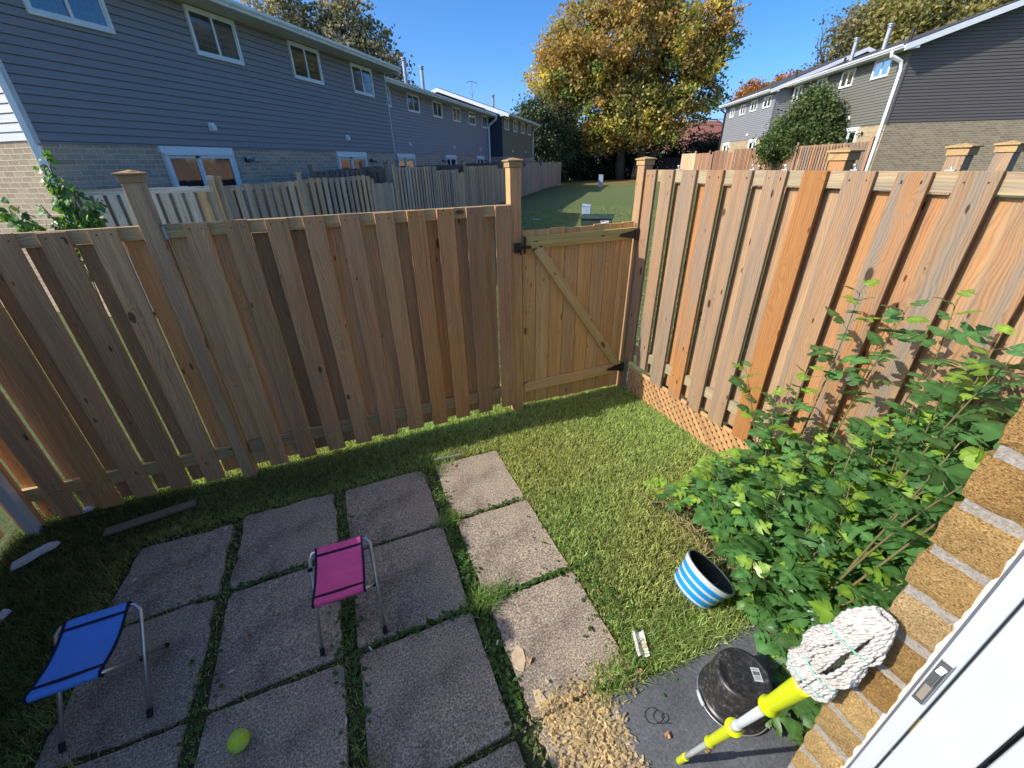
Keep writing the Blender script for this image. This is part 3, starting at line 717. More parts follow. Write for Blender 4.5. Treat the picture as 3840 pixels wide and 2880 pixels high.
    # gutter, K profile
    mb=MB(); pr=[(ov-.012,ze-.04),(ov+.045,ze-.04),(ov+.065,ze+.00),(ov+.105,ze+.035),(ov+.11,ze+.09),(ov+.092,ze+.092),(ov+.088,ze+.04),(ov-.012,ze+.04)]
    n=len(pr); vs=[P(a0,o,z) for o,z in pr]+[P(a1,o,z) for o,z in pr]
    mb.add(vs,[(i,(i+1)%n,n+(i+1)%n,n+i) for i in range(n)]+[tuple(range(n)),tuple(range(n,2*n))[::-1]]); mb.obj('gutter',gut,t)
    # windows
    for i,w in enumerate(wins):
        x0,x1,z0,z1=w[:4]; f=.055
        mb=MB(); Tm=lambda v:P(*v)
        for (p,q,r_,s_) in ((x0,x1,z1-f,z1),(x0,x1,z0,z0+f*1.15),(x0,x0+f,z0+f*1.15,z1-f),(x1-f,x1,z0+f*1.15,z1-f)): mb.box((p,.0,r_),(q,.065,s_),Tm)
        g=f; 
        for (p,q,r_,s_) in ((x0+g,x1-g,z1-g-.03,z1-g-.0005),(x0+g,x1-g,z0+g*1.15+.0005,z0+g+.04),(x0+g+.0005,x0+g+.03,z0+g+.04,z1-g-.03),(x1-g-.03,x1-g-.0005,z0+g+.04,z1-g-.03)): mb.box((p,.0,r_),(q,.045,s_),Tm)
        xm=(x0+x1)/2; mb.box((xm-.025,.0,z0+g+.04),(xm+.025,.05,z1-g-.03),Tm)
        fr=mb.obj('window',WHITE,t,bevel=.004)
        mb=MB(); mb.plane([P(x0+g,.024,z0+g),P(xm-.024,.024,z0+g),P(xm-.024,.024,z1-g),P(x0+g,.024,z1-g)]); mb.plane([P(xm+.024,.034,z0+g),P(x1-g,.034,z0+g),P(x1-g,.034,z1-g),P(xm+.024,.034,z1-g)]); mb.obj('pane',GLASS,fr)
        ci=w[4] if len(w)>4 else random.choice((0,0,2,2,1))
        mb=MB(); mb.plane([P(x0+g,.018,z0+g),P(x1-g,.018,z0+g),P(x1-g,.018,z1-g),P(x0+g,.018,z1-g)],off=(random.uniform(0,30),0),axis=(0,0,1)); mb.obj('curtain',CURT[ci],fr)
    for i,(x0,x1,ztop) in enumerate(doors):
        zf=ztop-2.35; Tm=lambda v:P(*v); mb=MB(); hd=.12
        mb.box((x0-.03,.0,ztop-hd),(x1+.03,.07,ztop),Tm); mb.box((x0,.0,ztop-hd-.045),(x1,.1,ztop-hd-.001),Tm)
        for (p,q) in ((x0,x0+.06),(x1-.06,x1)): mb.box((p,.0,zf),(q,.09,ztop-hd-.046),Tm)
        xm=(x0+x1)/2-.1
        for (p,q,o) in ((x0+.061,x0+.13,.045),(xm-.03,xm+.045,.045),(xm-.005,xm+.065,.075),(x1-.13,x1-.061,.075)): mb.box((p,.0,zf+.1),(q,o,ztop-hd-.1),Tm)
        for (p,q,o) in ((x0+.061,xm-.03,.045),(xm+.065,x1-.061,.075)):
            mb.box((p,.0,ztop-hd-.1),(q,o,ztop-hd-.047),Tm); mb.box((p,.0,zf),(q,o,zf+.099),Tm)
        fr=mb.obj('patio_door',WHITE,t,bevel=.003)
        mb=MB(); mb.plane([P(x0+.1,.03,zf+.1),P(xm,.03,zf+.1),P(xm,.03,ztop-hd-.09),P(x0+.1,.03,ztop-hd-.09)]); mb.plane([P(xm+.05,.05,zf+.1),P(x1-.1,.05,zf+.1),P(x1-.1,.05,ztop-hd-.09),P(xm+.05,.05,ztop-hd-.09)]); mb.obj('pane',GLASS,fr)
        mb=MB(); mb.plane([P(x0+.1,.012,zf+.05),P(x1-.1,.012,zf+.05),P(x1-.1,.012,ztop-hd-.05),P(x0+.1,.012,ztop-hd-.05)],off=(i*3.1,0),axis=(0,0,1)); mb.obj('curtain',CURT[2 if i%2==0 else 0],fr)
    for (sx,z) in vents:
        mb=MB(); Tm=lambda v:P(*v); mb.box((sx-.08,.0,z-.085),(sx+.08,.05,z+.085),Tm); mb.box((sx-.065,.05,z-.07),(sx+.065,.10,z+.04),Tm); mb.obj('wall_vent',WHITE,t,bevel=.015,seg=3)
    for (sx,z) in lamps:
        mb=MB(); mb.box((sx-.05,0,z-.05),(sx+.05,.05,z+.05),lambda v:P(*v)); mb.tube([P(sx,.05,z),P(sx-.06,.12,z)],.012,6); mb.tube([P(sx,.05,z),P(sx+.09,.12,z-.02)],.012,6)
        lm=mb.obj('wall_lamp',BLACKM,t)
        mb=MB()
        for dx,dz in ((-.09,.03),(.12,-.02)):
            c=P(sx+dx,.16,z+dz); mb.lathe([(0,-.06),(.035,-.055),(.06,.0),(.062,.04),(.0,.045)],c,10)
        mb.obj('lamp_head',GALV,lm,smooth=True)
    for (sx,o,h) in chim:
        b=P(sx,o,zt(o)-.05); mb=MB(); mb.tube([b,b+Vector((0,0,h))],.095,12); mb.lathe([(.15,-.02),(.17,.03),(.10,.06)],b,12)
        mb.lathe([(.135,h),(.14,h+.03),(.10,h+.05),(.10,h+.09),(.15,h+.10),(.15,h+.14),(0,h+.17)],b,12); mb.obj('flue_pipe',GALV,roof,smooth=False)
    for (sx,o0,zlo,ww) in pipes:
        mb=MB(); w=ww/2
        path=[P(sx,ov+.04,ze-.04),P(sx,ov+.04,ze-.14),P(sx,.09,ze-.42),P(sx,.07,ze-.6),P(sx,.07,zlo)]
        mb.tube(path,[w*1.1,w*1.1,w*1.1,w*1.1,w*1.1],4); mb.obj('downpipe',WHITE,t,bevel=.008)
    return t
Lf=lambda D:(lambda s,o,z:LP(s,D-o,z))
Rf=lambda D:(lambda s,o,z:RP(s,D-o,z))
A1=building('townhouse_terrace','near left terrace with slate blue siding over brown brick and white framed windows',Lf(9.35),5.56,17.28,9.35,2.97,5.60,SLATE,BRK1,endm=PALE,endbrick=BRK2,endov=.05,
  wins=[(6.24,7.5,4.70,5.54,0),(9.16,10.42,4.70,5.54,0),(12.17,13.44,4.70,5.54,2),(15.05,16.31,4.70,5.53,2)],doors=[(7.56,9.28,2.955),(13.41,15.09,2.955)],
  vents=[(8.97,3.36),(14.18,3.36)],lamps=[(9.72,2.71),(15.48,2.69)],chim=[(11.9,-2.2,.75)],zb=0)
A2=building('townhouse_terrace','middle left terrace set back, with lighter grey siding and five white windows in full view',Lf(10.15),17.30,32.95,10.15,3.01,5.42,GREYS,BRK1,depth=8.2,
  wins=[(17.75,18.98,4.68,5.38,0),(20.5,21.75,4.68,5.44-.04,0),(23.30,24.48,4.68,5.40,2),(26.03,27.22,4.68,5.40,1),(28.71,29.92,4.68,5.40,2),(31.36,32.52,4.68,5.40,2)],
  doors=[(18.92,20.6,2.99),(24.5,26.0,2.99),(29.85,31.35,2.99)],vents=[(20.28,3.38),(25.85,3.38),(30.67,3.38)],lamps=[(18.55,2.72),(24.1,2.70),(31.75,2.72)],endov=.0,
  chim=[(24.6,-1.9,1.0),(27.6,-2.3,1.0)],zb=.1)
A3=building('townhouse_terrace','far left terrace with dark olive siding, navy end wall and white rake boards',Lf(9.2),32.97,43.4,9.2,2.95,5.46,OLIVE,BRK1,endm=NAVY,
  wins=[(33.68,34.84,4.66,5.42,1),(36.2,37.38,4.66,5.42,1),(38.75,39.98,4.66,5.42,0),(41.25,42.4,4.66,5.42,2)],vents=[(35.9,3.35),(40.4,3.35)],doors=[(34.3,35.9,2.93)],chim=[(38.5,-2.2,.8)],zb=.3)
B1=building('townhouse_terrace','near right terrace with dark olive brown siding and gable above buff brick',Rf(14.5),23.5,35.6,14.5,3.76,6.42,OLIVE2,BRK3,endm=BROWN,endbrick=BRK4,zb=.4,lap=.12,ov=.55,endov=.42,
  wins=[(24.5,25.66,5.62,6.38,0),(27.12,28.2,5.60,6.36,0),(29.6,30.6,5.6,6.36,0),(32.2,33.2,5.6,6.36,0)],doors=[(25.35,26.95,3.74)],vents=[(26.45,4.18)],lamps=[(25.0,3.45)],gut=WHITE,chim=[(27.4,-1.1,.9),(30.2,-1.2,.9)])
B2=building('townhouse_terrace','far right terrace with light grey siding over yellow brick, partly behind the bush',Rf(13.6),33.6,42.6,13.6,3.70,6.24,LGREY,BRK3,zb=.6,lap=.12,ov=.5,endov=.3,slope=.38,
  wins=[(34.1,35.25,5.42,6.1,0),(36.35,37.4,5.42,6.1,0),(38.4,39.4,5.38,6.04,2),(40.6,41.5,5.38,6.04,2)],doors=[(35.0,36.3,3.68),(40.3,41.6,3.66)],vents=[(37.0,4.0)],gut=WHITE,chim=[])
def downpipe(parent,pts,w,m=WHITE):
    mb=MB(); mb.tube(pts,w/2*1.25,4); mb.obj('downpipe',m,parent,bevel=.008)
# near-left corner pipe, block 2 end pipe, right corner pipe
P=Lf(9.35); downpipe(A1,[P(5.47,.62,5.5),P(5.47,.6,5.35),P(5.47,.09,5.0),P(5.47,.07,4.8),P(5.47,.07,.2)],.1)
downpipe(A1,[P(5.49,.15,2.9),P(5.49,.13,2.75),P(5.49,.13,.2)],.05)
P=Lf(10.15); downpipe(A2,[P(32.7,.66,5.36),P(32.7,.60,5.22),P(32.7,.10,4.9),P(32.7,.07,4.7),P(32.7,.07,.4)],.13)
P=Lf(9.2); downpipe(A3,[P(43.35,.62,5.4),P(43.35,.09,5.0),P(43.35,.07,.4)],.12)
P=Rf(14.5); downpipe(B1,[P(23.72,.60,6.38),P(23.72,.58,6.22),P(23.66,.14,6.0),P(23.62,.08,5.7),P(23.62,.08,.8)],.13)
P=Rf(13.6); downpipe(B2,[P(42.5,.55,6.1),P(42.5,.1,5.8),P(42.5,.08,.8)],.12,BLACKM)
# extra stub vents on right roofs
def stub(parent,P,s,o,z,h):
    mb=MB(); mb.tube([P(s,o,z),P(s,o,z+h)],.06,8); mb.obj('stub_vent',BLACKM,parent)
for s,o in ((24.8,-.6),(30.8,-1.2)): stub(B1,Rf(14.5),s,o,6.5,.85)
for s,o in ((35.2,-1.6),(38.0,-2.4)): stub(B2,Rf(13.6),s,o,6.7,.8)
def antenna(parent,P,s,o,z,h,w):
    mb=MB(); b=P(s,o,z); mb.tube([b,b+Vector((0,0,h))],.022,6)
    v=Vector((1,.2,0)).normalized(); pts=[b+Vector((0,0,h-.12*abs(k/4)**2))+v*(w*k/8) for k in range(-4,5)]; mb.tube(pts,.02,5)
    mb.tube([b+Vector((0,0,h*.25)),b+Vector((0,0,h*.5))+v*.25],.012,4); mb.tube([b+Vector((0,0,h*.25)),b+Vector((0,0,h*.5))-v*.25],.012,4)
    mb.obj('roof_antenna',GALV,parent)
antenna(A1,Lf(9.35),15.6,-3.6,6.9,1.25,.7); antenna(A3,Lf(9.2),37.5,-3.6,6.9,1.3,1.0)

# ------------------------------------------------------------------ fences of the neighbouring yards
FAR=wood('aged_fence_wood',grain=1.1,knots=.6)
def fence_line(name,label,segs,D,P,pal,post_c,depth_out=1,cat='fence',group=None,zb=None,ww=.14,gap=.105,pw=.1):
    """segs: list of (s0,s1,ztop,'alt'|'solid'|'gate')"""
    s0=segs[0][0]; s1=segs[-1][1]; mid=P((s0+s1)/2,D,0); g=gz(mid.x,mid.y)
    t=thing(name,label,cat,(mid.x,mid.y,g),group)
    for (a,b,zt,kind) in segs:
        mb=MB(); p=a
        base=gz(*(P((a+b)/2,D,0)[:2])) if zb is None else zb
        while p<b-.03:
            w=min(ww+random.uniform(-.012,.012),b-p)
            dz=random.uniform(-.02,.02)
            mb.box((p,-.013,base+.04),(p+w,.013,zt+dz),lambda v:P(v.x,D,v.z)+(P(0,D-1,0)-P(0,D,0))*v.y,c=tint(pal,random.uniform(0,.45),.22),axis=(0,0,1))
            p+= w+(gap if kind=='alt' else .006)
        if kind=='alt':
            p=a+ww*.5+gap*.5
            while p<b-.05:
                w=min(ww,b-p); mb.box((p,-.078,base+.04),(p+w,-.054,zt-.09),lambda v:P(v.x,D,v.z)+(P(0,D-1,0)-P(0,D,0))*v.y,c=tint(pal,random.uniform(0,.4),.25),axis=(0,0,1)); p+=ww+gap
            mb.box((a,-.052,zt-.10),(b,-.014,zt-.005),lambda v:P(v.x,D,v.z)+(P(0,D-1,0)-P(0,D,0))*v.y,c=tint(pal,.6),axis=tuple(P(1,0,0)-P(0,0,0)))
        mb.obj('gate_leaf' if kind=='gate' else 'board_panel',FAR,t)
        for s_ in (a-.06,):
            q=P(s_,D,0); mb=MB(); mb.box((q.x-pw/2,q.y-pw/2,base-.05),(q.x+pw/2,q.y+pw/2,zt+.09),c=tint(post_c,.5),axis=(0,0,1)); cap(mb,q.x,q.y,zt+.09,pw*.9,c=tint(post_c,.3)); mb.obj('post',FAR,t)
    return t
DK=[(.66,.44,.30),(.72,.46,.30),(.54,.37,.27),(.76,.44,.24),(.62,.42,.29)]
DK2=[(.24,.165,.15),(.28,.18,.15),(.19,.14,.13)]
BRN=[(.36,.20,.12),(.30,.17,.11),(.40,.22,.13),(.27,.17,.12)]
BRN2=[(.28,.20,.15),(.24,.17,.13),(.36,.20,.11)]
PL=lambda s,D,z:LP(s,D,z)
fence_line('wooden_fence','shaded grey brown courtyard fence with capped post, just beyond the yard fence at left',[(6.95,9.0,2.24,'alt'),(9.12,12.05,2.27,'alt'),(12.17,13.34,2.04,'gate')],7.4,PL,DK,DK)
fence_line('wooden_fence','taller dark board fence between the plain gate and the stepped panels, left row',[(13.54,16.62,2.46,'alt'),(16.77,18.95,2.31,'alt'),(19.08,19.92,2.18,'gate')],7.4,PL,DK,DK)
fence_line('wooden_fence','narrow slatted courtyard fence of the middle left terrace',[(20.05,25.12,2.42,'alt'),(25.25,26.55,2.25,'gate'),(26.68,31.4,2.48,'alt')],7.4,PL,DK,DK)
BR3=[(.50,.35,.28),(.42,.31,.26),(.36,.29,.26)]
fence_line('wooden_fence','far brown courtyard fence running back to the hedge, left row',[(31.55,32.65,2.28,'gate'),(32.75,37.5,2.52,'solid'),(37.62,38.85,2.26,'gate'),(38.95,43.3,2.52,'solid'),(43.46,44.4,2.22,'gate'),(44.5,49.8,2.48,'solid')],7.4,PL,BR3,BR3)
def crossfence(s,z,D0,D1,pal,label,lit=False,ds=0,group='divider fences between the courtyards',P=LP,name='divider_fence'):
    m=P(s,(D0+D1)/2,0); t=thing(name,label,'fence',(m.x,m.y,gz(m.x,m.y)),group); mb=MB(); D=D0; k=0
    base=gz(m.x,m.y)
    d=(P(s+ds,D1,0)-P(s,D0,0)); ln=d.length; d.normalize(); w=Vector((-d.y,d.x,0)); o=P(s,D0,0); x=0
    T=lambda v:o+d*v.x+w*v.y+Vector((0,0,v.z))
    while x<ln:
        mb.box((x,-.013,base+.05),(x+.14,.013,z+random.uniform(-.01,.01)),T,c=tint(pal,random.uniform(0,.5),.2),axis=(0,0,1))
        mb.box((x+.12,.056,base+.05),(x+.26,.08,z-.1),T,c=tint(pal,random.uniform(0,.5),.2),axis=(0,0,1)); x+=.205
    mb.obj('boards',FAR,t); mb=MB(); mb.box((0,.015,z-.1),(ln,.054,z-.005),T,c=tint(pal,.5),axis=tuple(d)); mb.obj('rail',FAR,t)
    mb=MB(); mb.box((o.x-.05,o.y-.05,base),(o.x+.05,o.y+.05,z+.1),c=tint(pal,.4),axis=(0,0,1)); cap(mb,o.x,o.y,z+.1,.09,c=tint(pal,.2)); mb.obj('post',FAR,t)
LITP=[(.62,.52,.42),(.56,.45,.36),(.60,.36,.18),(.62,.55,.45)]
crossfence(6.75,2.25,7.4,9.3,LITP,'sunlit silvery board fence beside the vine and the brown brick wall',ds=-.95,group=None)
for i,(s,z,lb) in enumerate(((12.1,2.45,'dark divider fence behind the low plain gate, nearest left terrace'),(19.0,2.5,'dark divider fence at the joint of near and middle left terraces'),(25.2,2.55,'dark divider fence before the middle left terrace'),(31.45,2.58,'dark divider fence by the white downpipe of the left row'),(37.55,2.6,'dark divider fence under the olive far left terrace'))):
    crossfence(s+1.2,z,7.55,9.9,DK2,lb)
# darker fence parallel behind the first courtyard
fence_line('wooden_fence','dark purple brown fence showing over the first courtyard fence',[(10.6,12.9,2.42,'alt'),(13.0,14.2,2.50,'alt')],8.2,PL,DK2,DK2)
PR=lambda s,D,z:RP(s,D,z)
fence_line('wooden_fence','nearest brown fence below the olive terrace on the right',[(20.8,26.5,3.0,'alt')],12.5,PR,BRN2,BRN)
fence_line('wooden_fence','long reddish brown slatted fence below the bush on the right',[(26.75,30.7,3.02,'alt'),(30.95,32.0,2.84,'gate'),(32.15,35.7,3.08,'alt')],12.5,PR,BRN,BRN)
fence_line('wooden_fence','far reddish fence with tall post below the light grey terrace',[(35.85,37.2,2.9,'gate'),(37.4,40.2,3.06,'alt'),(40.6,41.3,2.84,'gate'),(41.45,45.4,2.95,'solid')],12.5,PR,BRN,BRN)
fence_line('wooden_fence','shadowed fence at the far right end of the right row',[(45.6,50.5,3.0,'solid')],12.5,PR,DK,DK)
def farblack():
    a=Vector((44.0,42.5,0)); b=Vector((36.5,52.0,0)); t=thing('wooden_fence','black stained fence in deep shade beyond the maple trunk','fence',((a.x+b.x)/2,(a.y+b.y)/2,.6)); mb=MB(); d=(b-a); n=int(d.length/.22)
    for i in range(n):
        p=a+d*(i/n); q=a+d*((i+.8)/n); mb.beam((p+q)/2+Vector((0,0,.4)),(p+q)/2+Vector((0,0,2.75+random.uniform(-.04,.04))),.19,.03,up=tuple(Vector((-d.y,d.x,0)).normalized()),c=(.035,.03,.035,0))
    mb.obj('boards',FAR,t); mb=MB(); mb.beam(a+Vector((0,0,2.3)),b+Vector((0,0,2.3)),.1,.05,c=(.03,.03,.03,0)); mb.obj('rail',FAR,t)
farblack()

# ------------------------------------------------------------------ common lawn equipment
GREENM=plain('transformer_green',(.035,.055,.035),.5,.4,0,.25,4)
PBLUE=plain('pedestal_grey_blue',(.33,.42,.48),.5,.4,0,.08,6)
def text(s,size,loc,rot,m,parent,name='lettering',ext=.0008):
    c=bpy.data.curves.new(name,'FONT'); c.body=s; c.size=size; c.extrude=ext; c.align_x='CENTER'; c.align_y='CENTER'
    o=bpy.data.objects.new(name,c); col.objects.link(o)
    dg=bpy.context.evaluated_depsgraph_get(); me=bpy.data.meshes.new_from_object(o.evaluated_get(dg)); bpy.data.objects.remove(o)
    o=bpy.data.objects.new(name,me); me.materials.clear(); me.materials.append(m); col.objects.link(o); o.parent=parent
    o.location=Vector(loc)-origin_of(parent); o.rotation_euler=rot; return o
def transformer():
    b=LP(16.55,1.07,0); t=thing('transformer_cabinet','dark green utility cabinet with a small white sticker, just beyond the gate','utility box',(b.x,b.y,.1))
    s0,s1,d0,d1=16.1,17.05,.5,1.64; T=lambda v:LP(v.x,v.y,v.z)
    mb=MB(); mb.box((s0+.03,d0+.03,.05),(s1-.03,d1-.03,.68),T); mb.obj('body',GREENM,t,bevel=.01)
    mb=MB(); A=[(s0-.02,d0-.02),(s1+.02,d0-.02),(s1+.02,d1+.02),(s0-.02,d1+.02)]
    vs=[LP(x,y,.68) for x,y in A]+[LP(x,y,.715) for x,y in A]+[LP(s0+.1,d0+.0,.75),LP(s1-.05,d0+.0,.76),LP(s1-.05,d1-.0,.76),LP(s0+.1,d1-.0,.75)]
    mb.add(vs,[(0,3,2,1),(0,1,5,4),(1,2,6,5),(2,3,7,6),(3,0,4,7),(4,5,9,8),(5,6,10,9),(6,7,11,10),(7,4,8,11),(8,9,10,11)]); mb.obj('lid',GREENM,t,bevel=.008)
    mb=MB(); T2=lambda v:LP(s0+.028-v.z,v.x,v.y)
    mb.box((.62,.50,0),(.90,.64,.003),T2); st=mb.obj('sticker',WHITE,t)
    mb=MB(); mb.box((.78,.58,.0035),(.88,.63,.005),T2); mb.box((.66,.53,.0035),(.74,.535,.005),T2); 
    mb.tube([LP(s0+.022,.70+.05*math.cos(a),.585+.035*math.sin(a)) for a in np.linspace(0,5,9)],.004,5); mb.obj('printed_marks',plain('sticker_print',(.45,.10,.10),.6),st)
    mb=MB(); c=LP(s0+.02,.57,.60); mb.lathe([(0,-.0),(.03,.0),(.03,.02),(0,.02)],(0,0,0),12,T=lambda v:c+Vector((v.x*-NN.x-U.x*v.z,v.x*-NN.y-U.y*v.z,v.y))); mb.obj('lock',plain('brass',(.5,.35,.12),.4,.5,.6),t)
transformer()
def pedestal(s,D,w,z0,z1,label):
    b=LP(s,D,z0); t=thing('utility_pedestal',label,'utility box',b,None)
    T=lambda v:LP(s+v.x,D+v.y,v.z); mb=MB(); mb.box((-w/2,-w/2,z0-.05),(w/2,w/2,z1-.1),T); mb.obj('body',PBLUE,t,bevel=.012)
    mb=MB(); h=w/2+.012; vs=[T(Vector(p)) for p in ((-h,-h,z1-.1),(h,-h,z1-.1),(h,h,z1-.1),(-h,h,z1-.1),(-h,-h,z1-.05),(h,-h,z1-.05),(h,h,z1),(-h,h,z1-.01))]
    mb.add(vs,[(0,3,2,1),(0,1,5,4),(1,2,6,5),(2,3,7,6),(3,0,4,7),(4,5,6,7)]); mb.obj('lid',PBLUE,t,bevel=.01)
    mb=MB()
    for zz in (.35,.55,.75):
        q=T(Vector((-w/2-.004,0,z0+(z1-z0)*zz))); mb.lathe([(0,0),(.02,0),(.02,.01)],q,8)
    mb.obj('rivets',BLACKM,t)
pedestal(18.1,1.6,.33,.15,1.02,'pale blue grey utility pedestal right behind the green cabinet')
pedestal(44.3,2.75,.40,gz(*LP(44.3,2.75,0)[:2])-.05,1.42,'pale blue grey utility pedestal standing on the far end of the lawn')
def bits():
    t=MB()
    for i,(s,D,l) in enumerate(((19.2,3.7,.35),(18.0,4.8,.18),(22,3.2,.15))):
        b=LP(s,D,0); z=gz(b.x,b.y)+.03; mb=MB(); a=random.uniform(0,3); d=Vector((math.cos(a),math.sin(a),0))
        mb.beam(Vector((b.x,b.y,z)),Vector((b.x,b.y,z+.01))+d*l,.06,.012); o=mb.obj('litter',WHITE,bevel=.002)
        tag(o,['longest white scrap lying on the shaded common lawn','small white scrap left on the shaded common lawn','tiny white scrap farthest out on the shaded lawn'][i],'litter','scraps on the common lawn')
bits()

# ------------------------------------------------------------------ trees
LEAF=leafm('tree_leaf',.4,.6,.2); CONF=leafm('conifer_needles',.12,.7,.15)
def foliage(parent,name,ells,nclump,per,size,pal,clr=1.0,m=LEAF,surf=.55,palf=None,flat=0,gaps=0.0):
    """leaf cards gathered in clumps in the ellipsoids (cx,cy,cz,rx,ry,rz,weight)"""
    W=np.array([e[6] for e in ells]); W=W/W.sum(); idx=rng.choice(len(ells),nclump,p=W); E=np.array([e[:6] for e in ells])[idx]
    d=rng.normal(size=(nclump,3)); d/=np.linalg.norm(d,axis=1)[:,None]; r=rng.uniform(surf**3,1,nclump)**(1/3)
    c=E[:,:3]+d*E[:,3:]*r[:,None]
    cs=clr*rng.uniform(.6,1.4,nclump)
    n=nclump*per; ci=np.repeat(np.arange(nclump),per)
    p=c[ci]+rng.normal(size=(n,3))*cs[ci][:,None]*np.array([1,1,.7])
    a=rng.normal(size=(n,3)); a/=np.linalg.norm(a,axis=1)[:,None]
    if flat: a[:,2]*=flat
    b=rng.normal(size=(n,3)); b-=a*(np.sum(a*b,axis=1)/np.sum(a*a,axis=1))[:,None]; b/=np.linalg.norm(b,axis=1)[:,None]; a/=np.linalg.norm(a,axis=1)[:,None]
    s=size*rng.uniform(.6,1.35,n); V=np.zeros((n,4,3)); q=np.cross(a,b)
    V[:,0]=p-a*s[:,None]*.5; V[:,1]=p+b*s[:,None]*.34+q*s[:,None]*.10; V[:,2]=p+a*s[:,None]*.5; V[:,3]=p-b*s[:,None]*.34+q*s[:,None]*.10
    pal=np.array(pal); cc=palf(c) if palf is not None else rng.integers(0,len(pal),nclump)
    C=pal[cc][ci]*rng.uniform(.7,1.3,(n,1))*(rng.uniform(.8,1.2,nclump)[ci][:,None])
    C4=np.ones((n,4,4)); C4[:,:,:3]=C[:,None,:]
    return npmesh(name,V.reshape(-1,3),np.arange(n*4).reshape(-1,4),C4.reshape(-1,4),m,parent)
def limbs(parent,name,base,targets,r0,m=BARK,n=8,wob=.3,seed=1):
    rs=random.Random(seed); mb=MB()
    for tg,fr,r1 in targets:
        base_=Vector(fr); tg=Vector(tg); k=7; pts=[]; rad=[]
        for i in range(k+1):
            t=i/k; p=base_.lerp(tg,t)+Vector((rs.uniform(-1,1),rs.uniform(-1,1),rs.uniform(-.5,.5)))*wob*(0 if i==0 else math.sin(t*3.1)+.15); pts.append(p); rad.append(r1*(1-t)**.8+.02*r1+.01)
        mb.tube(pts,rad,n)
    return mb.obj(name,m,parent,smooth=True)
def maple():
    g=gz(35.6,48.3); t=thing('maple_tree','huge maple turning orange and gold at the end of the lawn','tree',(35.6,48.3,g))
    B=[(35.2,48.9,g-.3),(36.4,47.5,g-.3),(37.0,47.2,g-.3)]
    tg=[((35.0,49.6,15),B[0],.62),((38.5,46.0,16),B[1],.62),((41,43.5,13),B[2],.5)]
    mid=[(35.1,49.2,6.5),(37.2,46.9,6.5),(38.6,45.6,7)]
    for i in range(34):
        m=mid[i%3]; a=random.uniform(0,6.28); e=random.uniform(.1,1.2); l=random.uniform(4,10); m=(m[0],m[1],m[2]+random.uniform(-2.5,4))
        tg.append(((m[0]+l*math.cos(a)*math.cos(e),m[1]+l*math.sin(a)*math.cos(e),m[2]+l*math.sin(e)),m,.2))
    # bare drooping twigs on the right
    for i in range(24):
        b=(41.5+random.uniform(-2,1),43.2+random.uniform(-1,2),5.5+random.uniform(-1,4)); a=random.uniform(-1.2,.4); l=random.uniform(1.5,4.2)
        tg.append(((b[0]+l*math.cos(a),b[1]+l*math.sin(a),b[2]-random.uniform(-.8,1.6)),b,.06))
    limbs(t,'trunk',None,tg,.6,wob=.5)
    def ax(px,py,r):  # not used
        pass
    E=[(34.3,49.8,14.2,8.2,6,4.6,3),(29.8,52,12.5,4.6,4,4.0,1.4),(39.2,45.5,13,4.6,4.5,4.6,1.3),(32.0,51.5,8.3,5.2,4.5,4.0,1.5),(35.5,48.0,7.5,5.0,4,3.6,1.3),(29.0,52.8,11.0,4.4,4,3.2,.8),(40.2,44.0,9.5,3.4,3.4,3.6,.5),(35,48.8,17.2,5.2,4.5,2.6,1.0),(38.0,45.5,6.2,2.2,2.2,2.6,.35),(41.4,43.2,13.5,2.2,2.2,3.6,.45),(33.2,50.2,5.0,3.6,3,1.9,.7)]
    pal=[(.44,.29,.10),(.34,.26,.10),(.48,.34,.11),(.32,.30,.09),(.24,.29,.085),(.14,.19,.06),(.68,.55,.13),(.36,.29,.12),(.46,.26,.09)]
    def pf(c):
        z=c[:,2]; n=len(z); u=rng.uniform(0,1,n); side=(c[:,0]-35)/8
        w=.5+.5*np.sin(c[:,0]*.9+1.2)*np.sin(c[:,2]*.8+c[:,1]*.5)
        hi=np.where(u<.42,0,np.where(u<.6,2,np.where(u<.72,8,np.where(u<.86,7,3))))
        lo=np.where(u<.20,6,np.where(u<.42,3,np.where(u<.66,4,np.where(u<.86,5,0))))
        pr=np.clip((z-8.0)/5.5,0,1)*.75+.25*w-.28*np.clip(side,0,1.2)
        return np.where(rng.uniform(0,1,n)<pr,hi,lo)
    foliage(t,'foliage',E,1250,64,.36,pal,clr=.55,surf=.45,palf=pf)
maple()
def gen_tree(name,label,cat,base,ells,ncl,per,size,pal,clr,trunk_h,tr,m=LEAF,surf=.5,group=None,nl=14,flat=0,conifer=False):
    t=thing(name,label,cat,base,group); b=Vector(base); tg=[((b.x,b.y,b.z+trunk_h),(b.x,b.y,b.z-.3),tr)]
    for i in range(nl):
        e=random.choice(ells); z=b.z+random.uniform(.3,.8)*trunk_h; d=Vector((random.gauss(0,1),random.gauss(0,1),random.uniform(-.2,1))).normalized()
        tg.append(((e[0]+d.x*e[3]*.9,e[1]+d.y*e[4]*.9,e[2]+d.z*e[5]*.9),(b.x,b.y,min(z,e[2])),tr*.35))
    limbs(t,'trunk',None,tg,tr,wob=.25,seed=len(label)); foliage(t,'foliage',ells,ncl,per,size,pal,clr,m,surf,flat=flat); return t
EVG=[(.07,.10,.05),(.10,.13,.06),(.15,.17,.07),(.05,.075,.04)]
